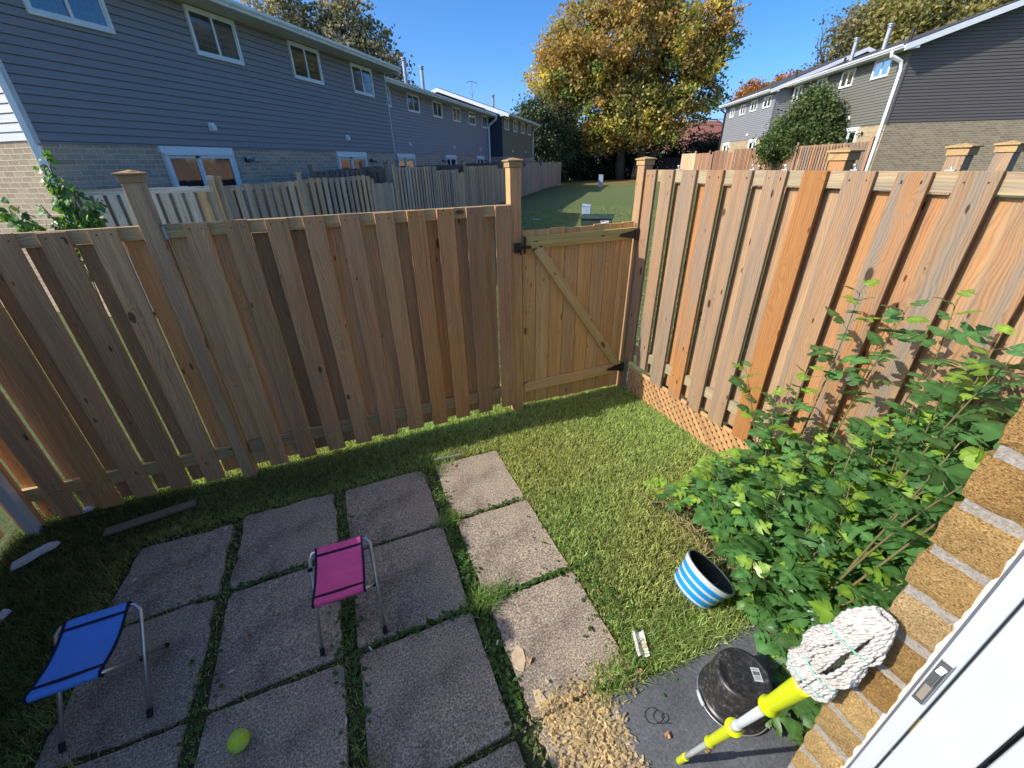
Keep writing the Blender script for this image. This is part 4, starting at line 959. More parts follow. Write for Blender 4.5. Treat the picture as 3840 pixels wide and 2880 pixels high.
# evergreen at the end of the left row
gen_tree('evergreen_tree','tall dark evergreen between the far left terrace and the maple','tree',(21.9,46.8,.4),[(22.0,47.0,2.5,2.8,2.6,2.6,1),(22.3,47.0,4.9,2.1,2.0,2.2,.9),(22.6,47.4,6.9,1.5,1.5,1.7,.6),(21.4,47.8,6.2,.8,.8,1.7,.3),(24.6,48.6,3.5,3.0,2.5,3.4,1.3)],420,60,.24,EVG,.42,7.0,.22,CONF)
gen_tree('evergreen_tree','bushy evergreen with olive sprays directly left of the maple crown','tree',(26.5,50.5,.4),[(26.5,50.5,4.6,2.6,2.4,4.0,1),(28.6,51.4,3.4,2.8,2.4,2.8,1)],300,60,.26,[(.05,.065,.03),(.09,.095,.04),(.04,.055,.03)],.45,6.5,.2,CONF)
def hedge():
    t=thing('cedar_hedge','deep shaded hedge closing the far end of the lawn','hedge',(31,54,.4))
    E=[]
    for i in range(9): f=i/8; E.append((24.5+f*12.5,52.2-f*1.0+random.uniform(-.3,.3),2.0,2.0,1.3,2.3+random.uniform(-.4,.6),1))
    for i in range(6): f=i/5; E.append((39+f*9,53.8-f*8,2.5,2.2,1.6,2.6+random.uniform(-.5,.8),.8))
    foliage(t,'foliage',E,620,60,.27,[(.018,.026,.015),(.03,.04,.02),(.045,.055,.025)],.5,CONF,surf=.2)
    mb=MB()
    for i in range(16): x=24.5+i*.8; y=52.0-i*.06; mb.tube([(x,y,.3),(x+random.uniform(-.3,.3),y,3.2)],[.09,.03],6)
    mb.obj('stems',BARK,t)
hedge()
BL=[(.50,.41,.35),(.60,.49,.42),(.36,.32,.24),(.18,.19,.10),(.28,.26,.17)]
gen_tree('broadleaf_tree','thin crowned tree with brown white leaves behind the near left roof, right clump','tree',(7.6,41.5,.3),[(5.5,41.0,9.5,2.3,2,2.7,1),(6.6,40.6,7.8,1.6,1.5,1.7,.6),(4.0,41.4,11.5,2.0,2,2.6,.8)],300,26,.30,BL,.38,9.0,.22,surf=.3)
gen_tree('broadleaf_tree','small leaf tuft showing past the end of the near left roof','tree',(8.5,40.2,.3),[(8.0,39.6,7.3,.45,.45,.7,1)],16,20,.26,[(.07,.09,.04),(.12,.13,.06)],.22,7.2,.12,nl=3)
gen_tree('spruce_tree','dark green spruce behind the near left roof beside the antenna','tree',(3.9,42.5,.3),[(3.9,42.5,6.0,2.6,2.4,3.0,1),(3.6,42.5,9.0,1.7,1.6,2.4,.8),(3.3,42.5,11.3,.9,.9,1.9,.5)],320,42,.24,EVG,.36,12.8,.25,CONF)
gen_tree('broadleaf_tree','sparse pinkish brown tree behind the near left roof, left of the antenna','tree',(-.4,42.0,.3),[(-.9,42,12.5,2.0,2,2.6,1),(.8,41.8,11.0,1.5,1.5,2.4,.8),(1.2,41.5,9.0,1.1,1.1,1.5,.5)],260,24,.28,BL,.35,11.5,.2,surf=.2)
# right side trees
HL=[(.27,.25,.09),(.34,.30,.11),(.20,.20,.08),(.38,.31,.12),(.15,.16,.07)]
gen_tree('locust_tree','large olive green locust tree behind the near right roof','tree',(56,37.5,.8),[(55.5,34.6,12.2,4.4,4.4,4.6,1.4),(57.5,31.5,13.5,5.5,5,5.5,1.4),(62,26.5,16,6,6,6,1.2),(53.6,36.2,9.2,2.2,2.2,2.6,.4)],900,50,.36,HL,.7,14,.5,surf=.35,nl=24)
gen_tree('locust_tree','sparse bare twigged tree left of the olive green locust','tree',(51.8,37.6,.8),[(51.6,36.8,12.8,2.2,2.2,3.2,1),(50.6,38.0,9.6,1.3,1.3,1.6,.5)],110,14,.28,[(.20,.17,.13),(.26,.22,.13),(.15,.15,.08)],.5,13,.22,surf=.1,nl=40)
ORN=[(.42,.14,.03),(.50,.20,.04),(.36,.12,.03),(.40,.26,.06)]
gen_tree('maple_tree','small orange maple top over the far end of the light grey terrace roof','tree',(60.5,53.5,.9),[(60.3,53.4,9.8,2.7,2.6,2.4,1)],130,34,.34,ORN,.5,10.5,.25)
gen_tree('maple_tree','small orange maple top rising over the middle of the right hand roofs','tree',(56.5,45.0,.9),[(55.9,44.8,9.6,2.9,2.4,2.1,1),(57.6,43.0,10.0,1.8,1.6,1.6,.5)],130,34,.32,ORN,.45,10.5,.25)
gen_tree('large_bush','big rounded green bush in front of the right terraces','bush',(24.9,18.3,.9),[(24.6,18.1,3.6,1.25,1.6,1.25,1),(24.6,17.9,4.75,.75,.9,.85,.5),(24.7,17.4,4.4,.6,.8,.7,.4),(24.1,19.1,3.1,.9,.9,.9,.5),(25.1,17.0,3.3,.8,.8,.9,.4)],520,46,.15,[(.09,.14,.05),(.13,.19,.06),(.065,.10,.035),(.18,.21,.08)],.2,4.0,.08,surf=.35,nl=30)
gen_tree('dark_shrub','dark shrub at the end of the light grey terrace beside the red roof','bush',(50.2,50.5,.9),[(50.4,50.6,3.4,1.7,1.7,2.0,1)],80,34,.26,[(.03,.045,.025),(.05,.06,.03)],.4,3.5,.1,nl=8)
def bungalow():
    c=Vector((53,58,.6)); t=thing('bungalow','red roofed bungalow behind the maple','building',c)
    Ux=Vector((.70,-.714,0)); Uy=Vector((.714,.70,0)); T=lambda v:c+Ux*v.x+Uy*v.y+Vector((0,0,v.z))
    mb=MB(); mb.box((-8,-4,-.8),(8,4,3.0),T); mb.obj('wall',WHITE,t)
    mb=MB(); vs=[T(Vector(p)) for p in ((-8.8,-4.8,2.9),(8.8,-4.8,2.9),(8.8,4.8,2.9),(-8.8,4.8,2.9),(-4.5,0,6.9),(4.5,0,6.9))]
    mb.add(vs,[(0,1,5,4),(1,2,5),(2,3,4,5),(3,0,4),(3,2,1,0)]); rf=mb.obj('roof',REDROOF,t)
    mb=MB(); mb.box((-1.4,-.5,6.0),(-.6,.4,7.5),T); mb.lathe([(.15,7.5),(.13,7.9)],T(Vector((-1,0,0)))-Vector((0,0,.6)),8); mb.obj('chimney',plain('red_brick',(.22,.09,.06),.9),rf)
    for x in (-5,-1,3.5):
        mb=MB(); mb.box((x-.9,-4.06,1.0),(x+.9,-3.99,2.4),T); w=mb.obj('window',BLACKM,t)
    mb=MB(); mb.box((-8.8,-4.86,2.78),(8.8,-4.78,2.98),T); mb.obj('fascia',WHITE,t)
bungalow()
def wires():
    for i,(z,l) in enumerate(((7.6,'upper'),(6.9,'lower'))):
        a=Vector((36,62,z+1)); b=Vector((74,34,z)); pts=[a.lerp(b,k/16)+Vector((0,0,-1.0*math.sin(math.pi*k/16))) for k in range(17)]
        mb=MB(); mb.tube(pts,.03,5); tag(mb.obj('overhead_wire',BLACKM),'%s overhead wire passing in front of the red roof'%l,'cable','overhead wires')
wires()
def whitehouse():
    t=thing('white_house','white rear house glimpsed through the hedge under the evergreen','building',(33,62,.5)); mb=MB(); c=Vector((31.5,60,.5)); d=Vector((.83,-.55,0)); w=Vector((.55,.83,0)); T=lambda v:c+d*v.x+w*v.y+Vector((0,0,v.z))
    mb.box((-5,-3,-.6),(4,3,3.4),T); mb.obj('wall',WHITE,t); mb=MB(); vs=[T(Vector(p)) for p in ((-5.6,-3.6,3.4),(4.6,-3.6,3.4),(4.6,3.6,3.4),(-5.6,3.6,3.4),(-5.6,0,5.2),(4.6,0,5.2))]
    mb.add(vs,[(0,1,5,4),(2,3,4,5),(1,2,5),(3,0,4),(0,3,2,1)]); mb.obj('roof',ROOF,t)
    mb=MB(); mb.box((-2,-3.06,.9),(-.6,-2.99,2.1),T); mb.obj('window',BLACKM,t)
whitehouse()

# ------------------------------------------------------------------ house wall, door frame and door beside the camera
def fbrick():
    m,nt,p=mat('rough_tan_brick'); tc=N(nt,'ShaderNodeTexCoord').outputs['Object']; at=N(nt,'ShaderNodeAttribute',attribute_name='tint')
    n=noise(nt,tc,170,5,.75); n2=noise(nt,tc,16,4,.6); n3=noise(nt,mapping(nt,tc,(1,1,2.2)),330,3,.7)
    r=ramp(nt,n3,[(.36,(.22,.16,.10)),(.44,(.75,.69,.60)),(.58,(1.08,1.04,.98)),(.70,(1.6,1.55,1.5))])
    c=mixc(nt,1.0,at.outputs['Color'],r.outputs[0],'MULTIPLY'); c=mixc(nt,1.0,c,ramp(nt,n2,[(.3,(.78,.76,.74)),(.7,(1.15,1.15,1.15))]).outputs[0],'MULTIPLY')
    L(nt,c,p.inputs['Base Color']); p.inputs['Roughness'].default_value=.95; p.inputs['Specular IOR Level'].default_value=.15
    bump(nt,p,mth(nt,'ADD',n,mth(nt,'MULTIPLY',n3,.6)),.9,.006); return m
def home():
    FB=fbrick(); MORT=speckle('mortar',[(.3,(.22,.19,.155)),(.6,(.38,.345,.29)),(.8,(.50,.47,.41))],220,b=.9,bd=.004)
    t=thing('house_wall','near corner of tan rough brick wall with pale mortar beside the white door','building',(1.6,-.1,0))
    X0=.632; Y1=.143; bh=.078; mb=MB(); rs=random.Random(5)
    pal=[(.46,.32,.14),(.44,.295,.12),(.50,.37,.19),(.40,.25,.095),(.48,.34,.155)]
    z=-.05; row=0
    def brick(x0,x1,y0,y1,z0,z1,c,sub=5):
        # rounded rough brick: superellipse-like grid box
        bm=[]; n=sub
        import itertools
        cx,cy,cz=(x0+x1)/2,(y0+y1)/2,(z0+z1)/2; hx,hy,hz=(x1-x0)/2,(y1-y0)/2,(z1-z0)/2; r=.009
        pts={}; vs=[]; fs=[]
        def vid(i,j,k,nx,ny,nz):
            key=(i,j,k)
            if key in pts: return pts[key]
            v=Vector(((2*i/nx-1)*hx,(2*j/ny-1)*hy,(2*k/nz-1)*hz))
            q=Vector((max(-hx+r,min(hx-r,v.x)),max(-hy+r,min(hy-r,v.y)),max(-hz+r,min(hz-r,v.z)))); d=v-q
            if d.length>1e-9: v=q+d.normalized()*r
            v+=Vector((rs.uniform(-1,1),rs.uniform(-1,1),rs.uniform(-1,1)))*.0016
            pts[key]=len(vs); vs.append(v+Vector((cx,cy,cz))); return pts[key]
        nx,ny,nz=max(3,int((x1-x0)/.016)),max(3,int((y1-y0)/.012)),5
        for i in range(nx):
            for j in range(ny):
                for k in (0,nz): f=[vid(i,j,k,nx,ny,nz),vid(i+1,j,k,nx,ny,nz),vid(i+1,j+1,k,nx,ny,nz),vid(i,j+1,k,nx,ny,nz)]; fs.append(f if k else f[::-1])
        for i in range(nx):
            for k in range(nz):
                for j in (0,ny): f=[vid(i,j,k,nx,ny,nz),vid(i+1,j,k,nx,ny,nz),vid(i+1,j,k+1,nx,ny,nz),vid(i,j,k+1,nx,ny,nz)]; fs.append(f if j==0 else f[::-1])
        for j in range(ny):
            for k in range(nz):
                for i in (0,nx): f=[vid(i,j,k,nx,ny,nz),vid(i,j+1,k,nx,ny,nz),vid(i,j+1,k+1,nx,ny,nz),vid(i,j,k+1,nx,ny,nz)]; fs.append(f if i else f[::-1])
        mb.add(vs,fs,c)
    while z<3.2:
        c=rs.choice(pal); k=rs.uniform(.82,1.12); c=(c[0]*k,c[1]*k,c[2]*k,0); dx=rs.uniform(-.002,.003)
        ln=.21 if row%2 else .10
        brick(X0+dx,X0+ln,.0,Y1+rs.uniform(-.004,.004),z,z+bh-.012,c)
        x=X0+ln+.012
        while x<3.3:
            c=rs.choice(pal); k=rs.uniform(.8,1.12); ln=.215; mb.box((x,.02,z),(min(x+ln,3.4),Y1+rs.uniform(-.003,.003),z+bh-.012),c=(c[0]*k,c[1]*k,c[2]*k,0)); x+=ln+.012
        z+=bh; row+=1
    mb.obj('bricks',FB,t,smooth=False)
    mb=MB(); mb.box((X0+.006,-.0,-.1),(3.41,Y1-.005,3.2)); mb.obj('mortar_bed',MORT,t)
    # caulk
    mb=MB(); pts=[Vector((X0+.0015+rs.uniform(-.0008,.0008),.0765+rs.uniform(-.0015,.0015),zz)) for zz in np.arange(.4,3.2,.012)]; mb.tube(pts,[.0052*rs.uniform(.85,1.25) for _ in pts],6,c=(.8,.76,.68,0)); mb.obj('caulk',plain('caulk_cream',(.72,.68,.58),.7),t)
    # white frame and door
    t=thing('door_frame','white aluminium door frame strip with a silver latch keeper beside the brick','door frame',(X0,.06,.6))
    mb=MB(); mb.box((X0-.012,.0545,.5),(X0+.06,.0745,3.15)); mb.box((X0-.006,.057,.5),(X0-.0125,.0725,3.15)) ; mb.obj('jamb',WHITEV,t,bevel=.0015)
    mb=MB(); mb.box((X0-.0135,.0735,.5),(X0-.002,.0762,3.15)); mb.obj('gasket',plain('grey_gasket',(.12,.12,.14),.6),t)
    zc=1.885
    mb=MB(); mb.box((X0-.020,.0585,zc-.045),(X0-.0135,.0705,zc+.045)); mb.box((X0-.027,.061,zc+.0),(X0-.0205,.068,zc+.028)); mb.tube([(X0-.0155,.0645,zc+.038),(X0-.0165,.0645,zc+.0381)],.0048,12); kk=mb.obj('latch_keeper',plain('polished_steel',(.75,.75,.72),.2,.6,.9,.05,40),t,bevel=.0015)
    mb=MB(); mb.box((X0-.0212,.061,zc-.036),(X0-.0203,.068,zc-.006)); mb.obj('latch_slot',plain('latch_recess',(.28,.24,.19),.6),kk)
    mb=MB(); mb.box((X0-.001,.0495,.5),(X0+.05,.0556,3.15)); mb.obj('weather_strip',plain('strip_grey',(.06,.06,.07),.6),t)
    t=thing('storm_door','plain white door leaf filling the bottom right corner of the photo','door',(X0,.0,.6))
    mb=MB(); mb.box((X0-.004,-.0062,.5),(X0+.04,.0522,3.15)); mb.obj('stile',WHITEV,t,bevel=.002)
    mb=MB(); mb.box((X0-.0052,-.0078,.5),(X0+.04,-.0068,3.15)); mb.obj('gasket',BLACKR,t)
    mb=MB(); mb.box((X0-.012,-.40,.5),(X0+.03,-.011,3.15)); mb.obj('panel',WHITEV,t,bevel=.004)
    # wall on the other side of the door opening
    t=thing('house_wall','brick wall on the far side of the doorway, outside the photo','building',(-3,-.1,0)); mb=MB(); mb.box((-3.2,-.16,-.1),(-2.0,.1,3.2),axis=(0,0,1),off=(0,0)); mb.obj('brickwork',BRK3,t)
home()

# ------------------------------------------------------------------ yard objects
def stool(name,label,loc,fab,rot):
    t=thing(name,label,'stool',loc,'folding stools on the patio')
    Rz=Matrix.Rotation(rot,3,'Z'); o=Vector(loc); W=lambda p:o+Rz@Vector(p)
    h=.42; sx=.175; sy=.185; r=.0105
    def uframe(sgn,nm,wx):
        # top bar at y=sgn*sy, feet at y=-sgn*sy
        y0,z0=sgn*sy,h; y1,z1=-sgn*(sy+.005),.02
        pts=[Vector((-wx,y1,z1)),Vector((-wx,y0*.72,z0*.86+.0)),Vector((-wx,y0*.86,z0*.94)),Vector((-wx+.02,y0*.97,z0*.992)),Vector((-wx+.055,y0,z0)),Vector((wx-.055,y0,z0)),Vector((wx-.02,y0*.97,z0*.992)),Vector((wx,y0*.86,z0*.94)),Vector((wx,y0*.72,z0*.86)),Vector((wx,y1,z1))]
        mb=MB(); mb.tube([W(p) for p in pts],r,12); f=mb.obj(nm,ALU,t,smooth=True)
        for x in (-wx,wx):
            d=Vector((0,y0*.72-y1,h*.86-z1)).normalized(); p=Vector((x,y1,z1))
            mb=MB(); mb.tube([W(p-d*.018),W(p+d*.022)],r+.0025,12); mb.obj('foot_cap',BLACKR,f)
    uframe(1,'rear_top_frame',sx); uframe(-1,'front_top_frame',sx-.022)
    for x in (-sx+.011,sx-.011): mb=MB(); mb.tube([W((x-.016,0,h*.47)),W((x+.016,0,h*.47))],.008,8); mb.obj('pivot',BLACKR,t)
    mb=MB(); mb.tube([W((-sx,.10,.36)),W((-sx,.112,.375))],r+.003,10); mb.obj('stopper',BLACKR,t)
    # fabric with sag, wraps round the bars
    nx,ny=17,25; hw=.132; vs=[]; fs=[]
    def prof(v):
        # v 0..1 from under front bar over top to under rear bar
        L_=sy; 
        if v<.08: a=math.pi*(1-v/.08); return (-L_-.016*math.sin(a)*1.0,h+.016*math.cos(a)*-1*-1 if False else h-.016*math.cos(math.pi*(v/.08)))
        if v>.92: a=math.pi*((v-.92)/.08); return (L_+.016*math.sin(a),h+.016*math.cos(a))
        u=(v-.08)/.84; return (-L_+2*L_*u,h+.016-.030*math.sin(math.pi*u))
    vv=[.0,.02,.04,.06,.08]+[.08+.84*i/16 for i in range(1,16)]+[.92,.94,.96,.98,1.0]
    for v in vv:
        y,z=prof(v)
        for i in range(nx):
            u=i/(nx-1); z2=z-(.004*math.sin(math.pi*u) if .1<v<.9 else 0)+.0012*math.sin(9*u+5*v); vs.append(W((-hw+2*hw*u,y,z2)))
    m_=len(vv)
    for j in range(m_-1):
        for i in range(nx-1): fs.append((j*nx+i,j*nx+i+1,(j+1)*nx+i+1,(j+1)*nx+i))
    mb=MB(); mb.add(vs,fs); seat=mb.obj('seat_fabric',fab,t,smooth=True); s_=seat.modifiers.new('thick','SOLIDIFY'); s_.thickness=.0025; s_.offset=0
    # dark seams and edge binding
    mb=MB(); dz=.003
    for y in (-sy+.035,sy-.045):
        u=(y+sy)/(2*sy); z=h+.016-.030*math.sin(math.pi*u)+dz+.001
        mb.box((-hw,y-.007,z-.002),(hw,y+.007,z),lambda v:W(v))
    for x in (-hw,hw):
        pts=[]
        for v in vv: y,z=prof(v); pts.append((x,y,z+.001))
        for a,b in zip(pts[:-1],pts[1:]):
            a=Vector(a); b=Vector(b); 
            if (b-a).length<1e-5: continue
            mb.beam(W(a),W(b+(b-a)*.1),.011,.006,up=tuple(Rz@Vector((0,0,1)) if abs((b-a).normalized().z)<.8 else Rz@Vector((0,1,0))))
    mb.obj('edge_binding',NAVYT,t)
    return t
NAVYT=plain('navy_tape',(.012,.012,.025),.7,.2)
def fabric(name,c):
    m,nt,p=mat(name); tc=N(nt,'ShaderNodeTexCoord').outputs['Object']
    w=noise(nt,tc,420,2,.5); w2=noise(nt,tc,9,3)
    L(nt,mixc(nt,1.0,ramp(nt,w,[(.3,tuple(x*.8 for x in c)),(.7,tuple(x*1.15 for x in c))]).outputs[0],ramp(nt,w2,[(.3,(.9,.9,.9)),(.7,(1.06,1.06,1.06))]).outputs[0],'MULTIPLY'),p.inputs['Base Color'])
    p.inputs['Roughness'].default_value=.75; p.inputs['Specular IOR Level'].default_value=.25; bump(nt,p,w,.25,.001); return m
stool('folding_stool','pink canvas folding stool with aluminium legs on the patio slabs',(-.345,1.885,.024),fabric('pink_canvas',(.78,.10,.26)),R(-2))
stool('folding_stool','blue canvas folding stool at the left edge of the patio',(-1.53,1.915,.024),fabric('blue_canvas',(.10,.27,.70)),R(1))
def ball():
    m,nt,p=mat('tennis_felt'); tc=N(nt,'ShaderNodeTexCoord').outputs['Object']
    n=noise(nt,tc,130,4,.8); n2=noise(nt,tc,22,3)
    c=ramp(nt,n,[(.3,(.42,.60,.03)),(.7,(.66,.86,.07))]).outputs[0]; c=mixc(nt,mth(nt,'MULTIPLY_ADD',n2,2.2,-1.25),c,(.12,.30,.05))
    L(nt,c,p.inputs['Base Color']); p.inputs['Roughness'].default_value=1; bump(nt,p,n,1,.004)
    r=.047; c0=Vector((-.90,1.40,.024+r)); t=thing('tennis_ball','scuffed neon yellow tennis ball with a pale seam on the patio','ball',(c0.x,c0.y,c0.z-r)); mb=MB(); mb.lathe([(r*math.sin(a),-r*math.cos(a)) for a in np.linspace(.001,math.pi-.001,22)],c0,32); mb.obj('felt',m,t,smooth=True)
    pts=[]; Q=Matrix.Rotation(R(35),3,'X')@Matrix.Rotation(R(50),3,'Z')
    for k in range(65):
        a=2*math.pi*k/64; A,B=.75,.25; v=Vector((A*math.cos(a)+B*math.cos(3*a),A*math.sin(a)-B*math.sin(3*a),2*math.sqrt(A*B)*math.sin(2*a))); pts.append(c0+Q@v.normalized()*(r*.995))
    mb=MB(); mb.tube(pts,.0026,6,cap=False); mb.obj('seam',plain('seam_grey',(.42,.45,.36),.8),t,smooth=True)
ball()
def black_bucket():
    t=thing('bucket','upturned black plastic bucket with barcode sticker on the dark mat','bucket',(1.45,.62,.035)); c=(1.45,.62,.035)
    m,nt,p=mat('black_plastic'); tc=N(nt,'ShaderNodeTexCoord').outputs['Object']; n=noise(nt,tc,38,5,.75); n2=noise(nt,tc,9,3)
    sp=ramp(nt,n,[(.46,(.020,.020,.021)),(.60,(.05,.048,.045)),(.70,(.22,.20,.16))]); L(nt,sp.outputs[0],p.inputs['Base Color'])
    L(nt,mth(nt,'MULTIPLY_ADD',n2,.3,.25),p.inputs['Roughness']); p.inputs['Specular IOR Level'].default_value=.5
    mb=MB(); mb.lathe([(.152,.0),(.168,.002),(.170,.012),(.165,.018),(.160,.022),(.152,.03),(.150,.06),(.140,.15),(.131,.20),(.126,.212),(.117,.2185),(.108,.219),(.104,.216),(.101,.2145),(.06,.2145),(.0,.2145)],c,64); b=mb.obj('shell',m,t,smooth=True)
    # spout lip
    mb=MB(); mb.lathe([(.075,.002),(.080,.012),(.070,.02),(.03,.10)],(c[0]+.12*.85,c[1]-.12*.75,c[2]),24); mb.obj('pouring_lip',m,t,smooth=True)
    mb=MB(); pts=[]
    for k in range(25):
        a=math.pi*k/24; u=Vector((-.5,.866,0)); w=Vector((-.80,-.42,0)).normalized(); pts.append(Vector((c[0],c[1],c[2]+.012))+u*(.172*math.cos(a))+w*(.185*math.sin(a))+Vector((0,0,.01*math.sin(a))))
    mb.tube(pts,.0032,8); hd=mb.obj('wire_handle',GALV,t,smooth=True)
    mb=MB(); mb.tube([pts[4],pts[5],pts[6],pts[7]],.0095,12); mb.obj('handle_grip',WHITEV,hd,smooth=True)
    z=c[2]+.2152; Rz=Matrix.Rotation(R(-30),3,'Z'); o=Vector((c[0]+.055,c[1]-.03,z)); T=lambda v:o+Rz@v
    mb=MB(); mb.box((-.02,-.032,0),(.02,.032,.0008),T); st=mb.obj('sticker',WHITEV,t)
    mb=MB(); x=-.015
    for k in range(14):
        w=random.choice((.0007,.0012,.0018)); mb.box((x,-.004,.0009),(x+w,.014,.0013),T); x+=w+.0011
        if x>.015: break
    for yy in (.020,.0245,-.010,-.0145,-.019,-.0235):
        xx=-.015
        while xx<.014: w=random.uniform(.001,.004); mb.box((xx,yy,.0009),(xx+w,yy+.0018,.0013),T); xx+=w+.0012
    mb.obj('barcode',BLACKR,st)
black_bucket()
def striped_pot():
    t=thing('bucket','blue and white striped bucket on the grass beside the leafy shrub','bucket',(1.72,1.13,0)); c=(1.72,1.13,.01)
    BLUE=plain('bright_blue_paint',(.01,.25,.62),.35,.5,0,.12,12)
    nv=Vector((.565,-.10,.82)).normalized(); Q3=Vector((0,0,1)).rotation_difference(nv).to_matrix(); cc=Vector((1.72,1.13,.01)); c2=Vector((1.672,1.158,.058))
    TT=lambda v:c2+Q3@Vector(((v.x-cc.x)*1.28,(v.y-cc.y)*1.28,(v.z-cc.z)*.86))
    pr=[(.0,.0),(.098,.0),(.101,.01),(.106,.05),(.112,.10),(.118,.15),(.124,.195)]
    mb=MB(); mb.lathe(pr,c,56,T=TT); mb.obj('shell',BLUE,t,smooth=True)
    mb=MB(); mb.lathe([(.120,.20),(.122,.03),(.095,.02),(.0,.02)],c,40); inner=MB()
    inner.lathe([(.121,.215),(.116,.15),(.106,.06),(.098,.02),(.0,.02)],c,48,T=TT); inner.obj('inside',plain('dark_inside',(.03,.035,.03),.8),t,smooth=True)
    for z0,z1,q in ((.180,.222,.004),(.122,.142,.0015),(.066,.086,.0015),(.010,.028,.0015)):
        r=lambda z:.101+(z-.01)*.1243; mb=MB(); mb.lathe([(r(z0)+.0005,z0),(r(z0)+q,z0+.001),(r(z1)+q,z1-.001),(r(z1)-.002 if q<.004 else r(z1)-.005,z1)],c,56,T=TT); mb.obj('white_band',WHITEV,t,smooth=False)
striped_pot()
def mop():
    a=Vector((1.005,.52,.045)); b=Vector((.60,.167,1.70)); t=thing('mop','white string mop leaning head up on the brick wall, yellow grips','mop',(a.x,a.y,.03))
    d=(b-a); P=lambda f:a+d*f
    LIME=plain('lime_plastic',(.62,.72,.01),.4,.45,0,.05,20)
    mb=MB(); mb.tube([P(.0),P(.25),P(.6),P(.99)],.0098,16); mb.obj('pole',WHITEV,t,smooth=True)
    def sleeve(f0,f1,r0,r1,nm,fl0,fl1):
        mb=MB(); n=14; pts=[];rad=[]
        seq=[(f0,r0*fl0),(f0+.004,r0*fl0),(f0+.012,r0)]+[(f0+.012+(f1-f0-.024)*k/18,r0+(r1-r0)*k/18+(-.0004 if k%2 and k<10 else 0)) for k in range(1,18)]+[(f1-.012,r1),(f1-.004,r1*fl1),(f1,r1*fl1)]
        mb.tube([P(f) for f,_ in seq],[r for _,r in seq],24); mb.obj(nm,LIME,t,smooth=True)
    sleeve(-.012,.12,.0145,.0145,'end_cap',1,1); sleeve(.46,.67,.0140,.0150,'lower_grip',1.3,1.45); sleeve(.865,.995,.0150,.0170,'upper_grip',1.35,1.0)
    mb=MB(); mb.tube([P(.67),P(.70)],.0115,18); mb.obj('collar',WHITEV,t,smooth=True)
    # cotton strings: bundle folded round, tied with green bands
    m,nt,p=mat('cotton_cord'); tc=N(nt,'ShaderNodeTexCoord').outputs['UV']; p.inputs['Base Color'].default_value=(.70,.66,.60,1); p.inputs['Roughness'].default_value=.95
    ob=N(nt,'ShaderNodeTexCoord').outputs['Object']; n=noise(nt,ob,150,3); L(nt,ramp(nt,n,[(.3,(.36,.33,.29)),(.6,(.56,.53,.48)),(.8,(.64,.61,.56))]).outputs[0],p.inputs['Base Color']); bump(nt,p,n,.5,.002)
    c0=Vector((.596,.172,1.70)); c1=Vector((.598,.157,1.79)); c2=Vector((.602,.140,1.89)); c3=Vector((.612,.126,1.965)); rs=random.Random(3); mb=MB()
    axis=(c2-c0).normalized(); e1=axis.cross(Vector((0,1,0))).normalized(); e2=axis.cross(e1)
    for i in range(78):
        th=rs.uniform(0,2*math.pi); rr=math.sqrt(rs.uniform(.45,1.15)); 
        def pt(f,w):
            if f<.5: c=c0.lerp(c1,f*2)
            else: c=c1.lerp(c2,(f-.5)*2) if f<1 else c2.lerp(c3,(f-1)*2)
            th2=th+.5*f+.12*math.sin(7*f+i)
            return c+(e1*math.cos(th2)*.58+e2*math.sin(th2))*w*rr
        prof=[(0,.010),(.06,.026),(.16,.034),(.28,.031),(.36,.028),(.5,.037),(.64,.034),(.76,.027),(.88,.028),(1.0,.026),(1.15,.02),(1.3,.010)]
        pts=[pt(f+rs.uniform(-.01,.01),w*rs.uniform(.9,1.1)) for f,w in prof]
        # smooth resample
        P2=[]
        for k in range(len(pts)-1):
            p0=pts[max(k-1,0)];p1=pts[k];p2=pts[k+1];p3=pts[min(k+2,len(pts)-1)]
            for q in range(5):
                u=q/5; P2.append(.5*((2*p1)+(p2-p0)*u+(2*p0-5*p1+4*p2-p3)*u*u+(3*p1-p0-3*p2+p3)*u**3))
        # three twisted plies approximated by two
        for ply in range(2):
            Q=[];ph=ply*math.pi+i
            for k,v in enumerate(P2):
                tng=(P2[min(k+1,len(P2)-1)]-P2[max(k-1,0)]).normalized(); o1=tng.orthogonal().normalized(); o2=tng.cross(o1); aa=ph+k*1.25; Q.append(v+(o1*math.cos(aa)+o2*math.sin(aa))*.0017)
            mb.tube(Q,.0022,5)
    mb.obj('cotton_strings',m,t,smooth=True)
    GB=plain('green_tape',(.22,.45,.36),.6,.3); 
    for f,w in ((.36,.0325),(.82,.0315),(.14,.0365)):
        c=c0.lerp(c1,f*2) if f<.5 else c1.lerp(c2,(f-.5)*2); mb=MB(); mb.tube([c+(e1*math.cos(q)*.58+e2*math.sin(q))*w+axis*(.008*math.sin(q+f*9)) for q in np.linspace(0,2*math.pi,30)],.0016,5,cap=False); mb.obj('tie_band',GB,t,smooth=True)
mop()
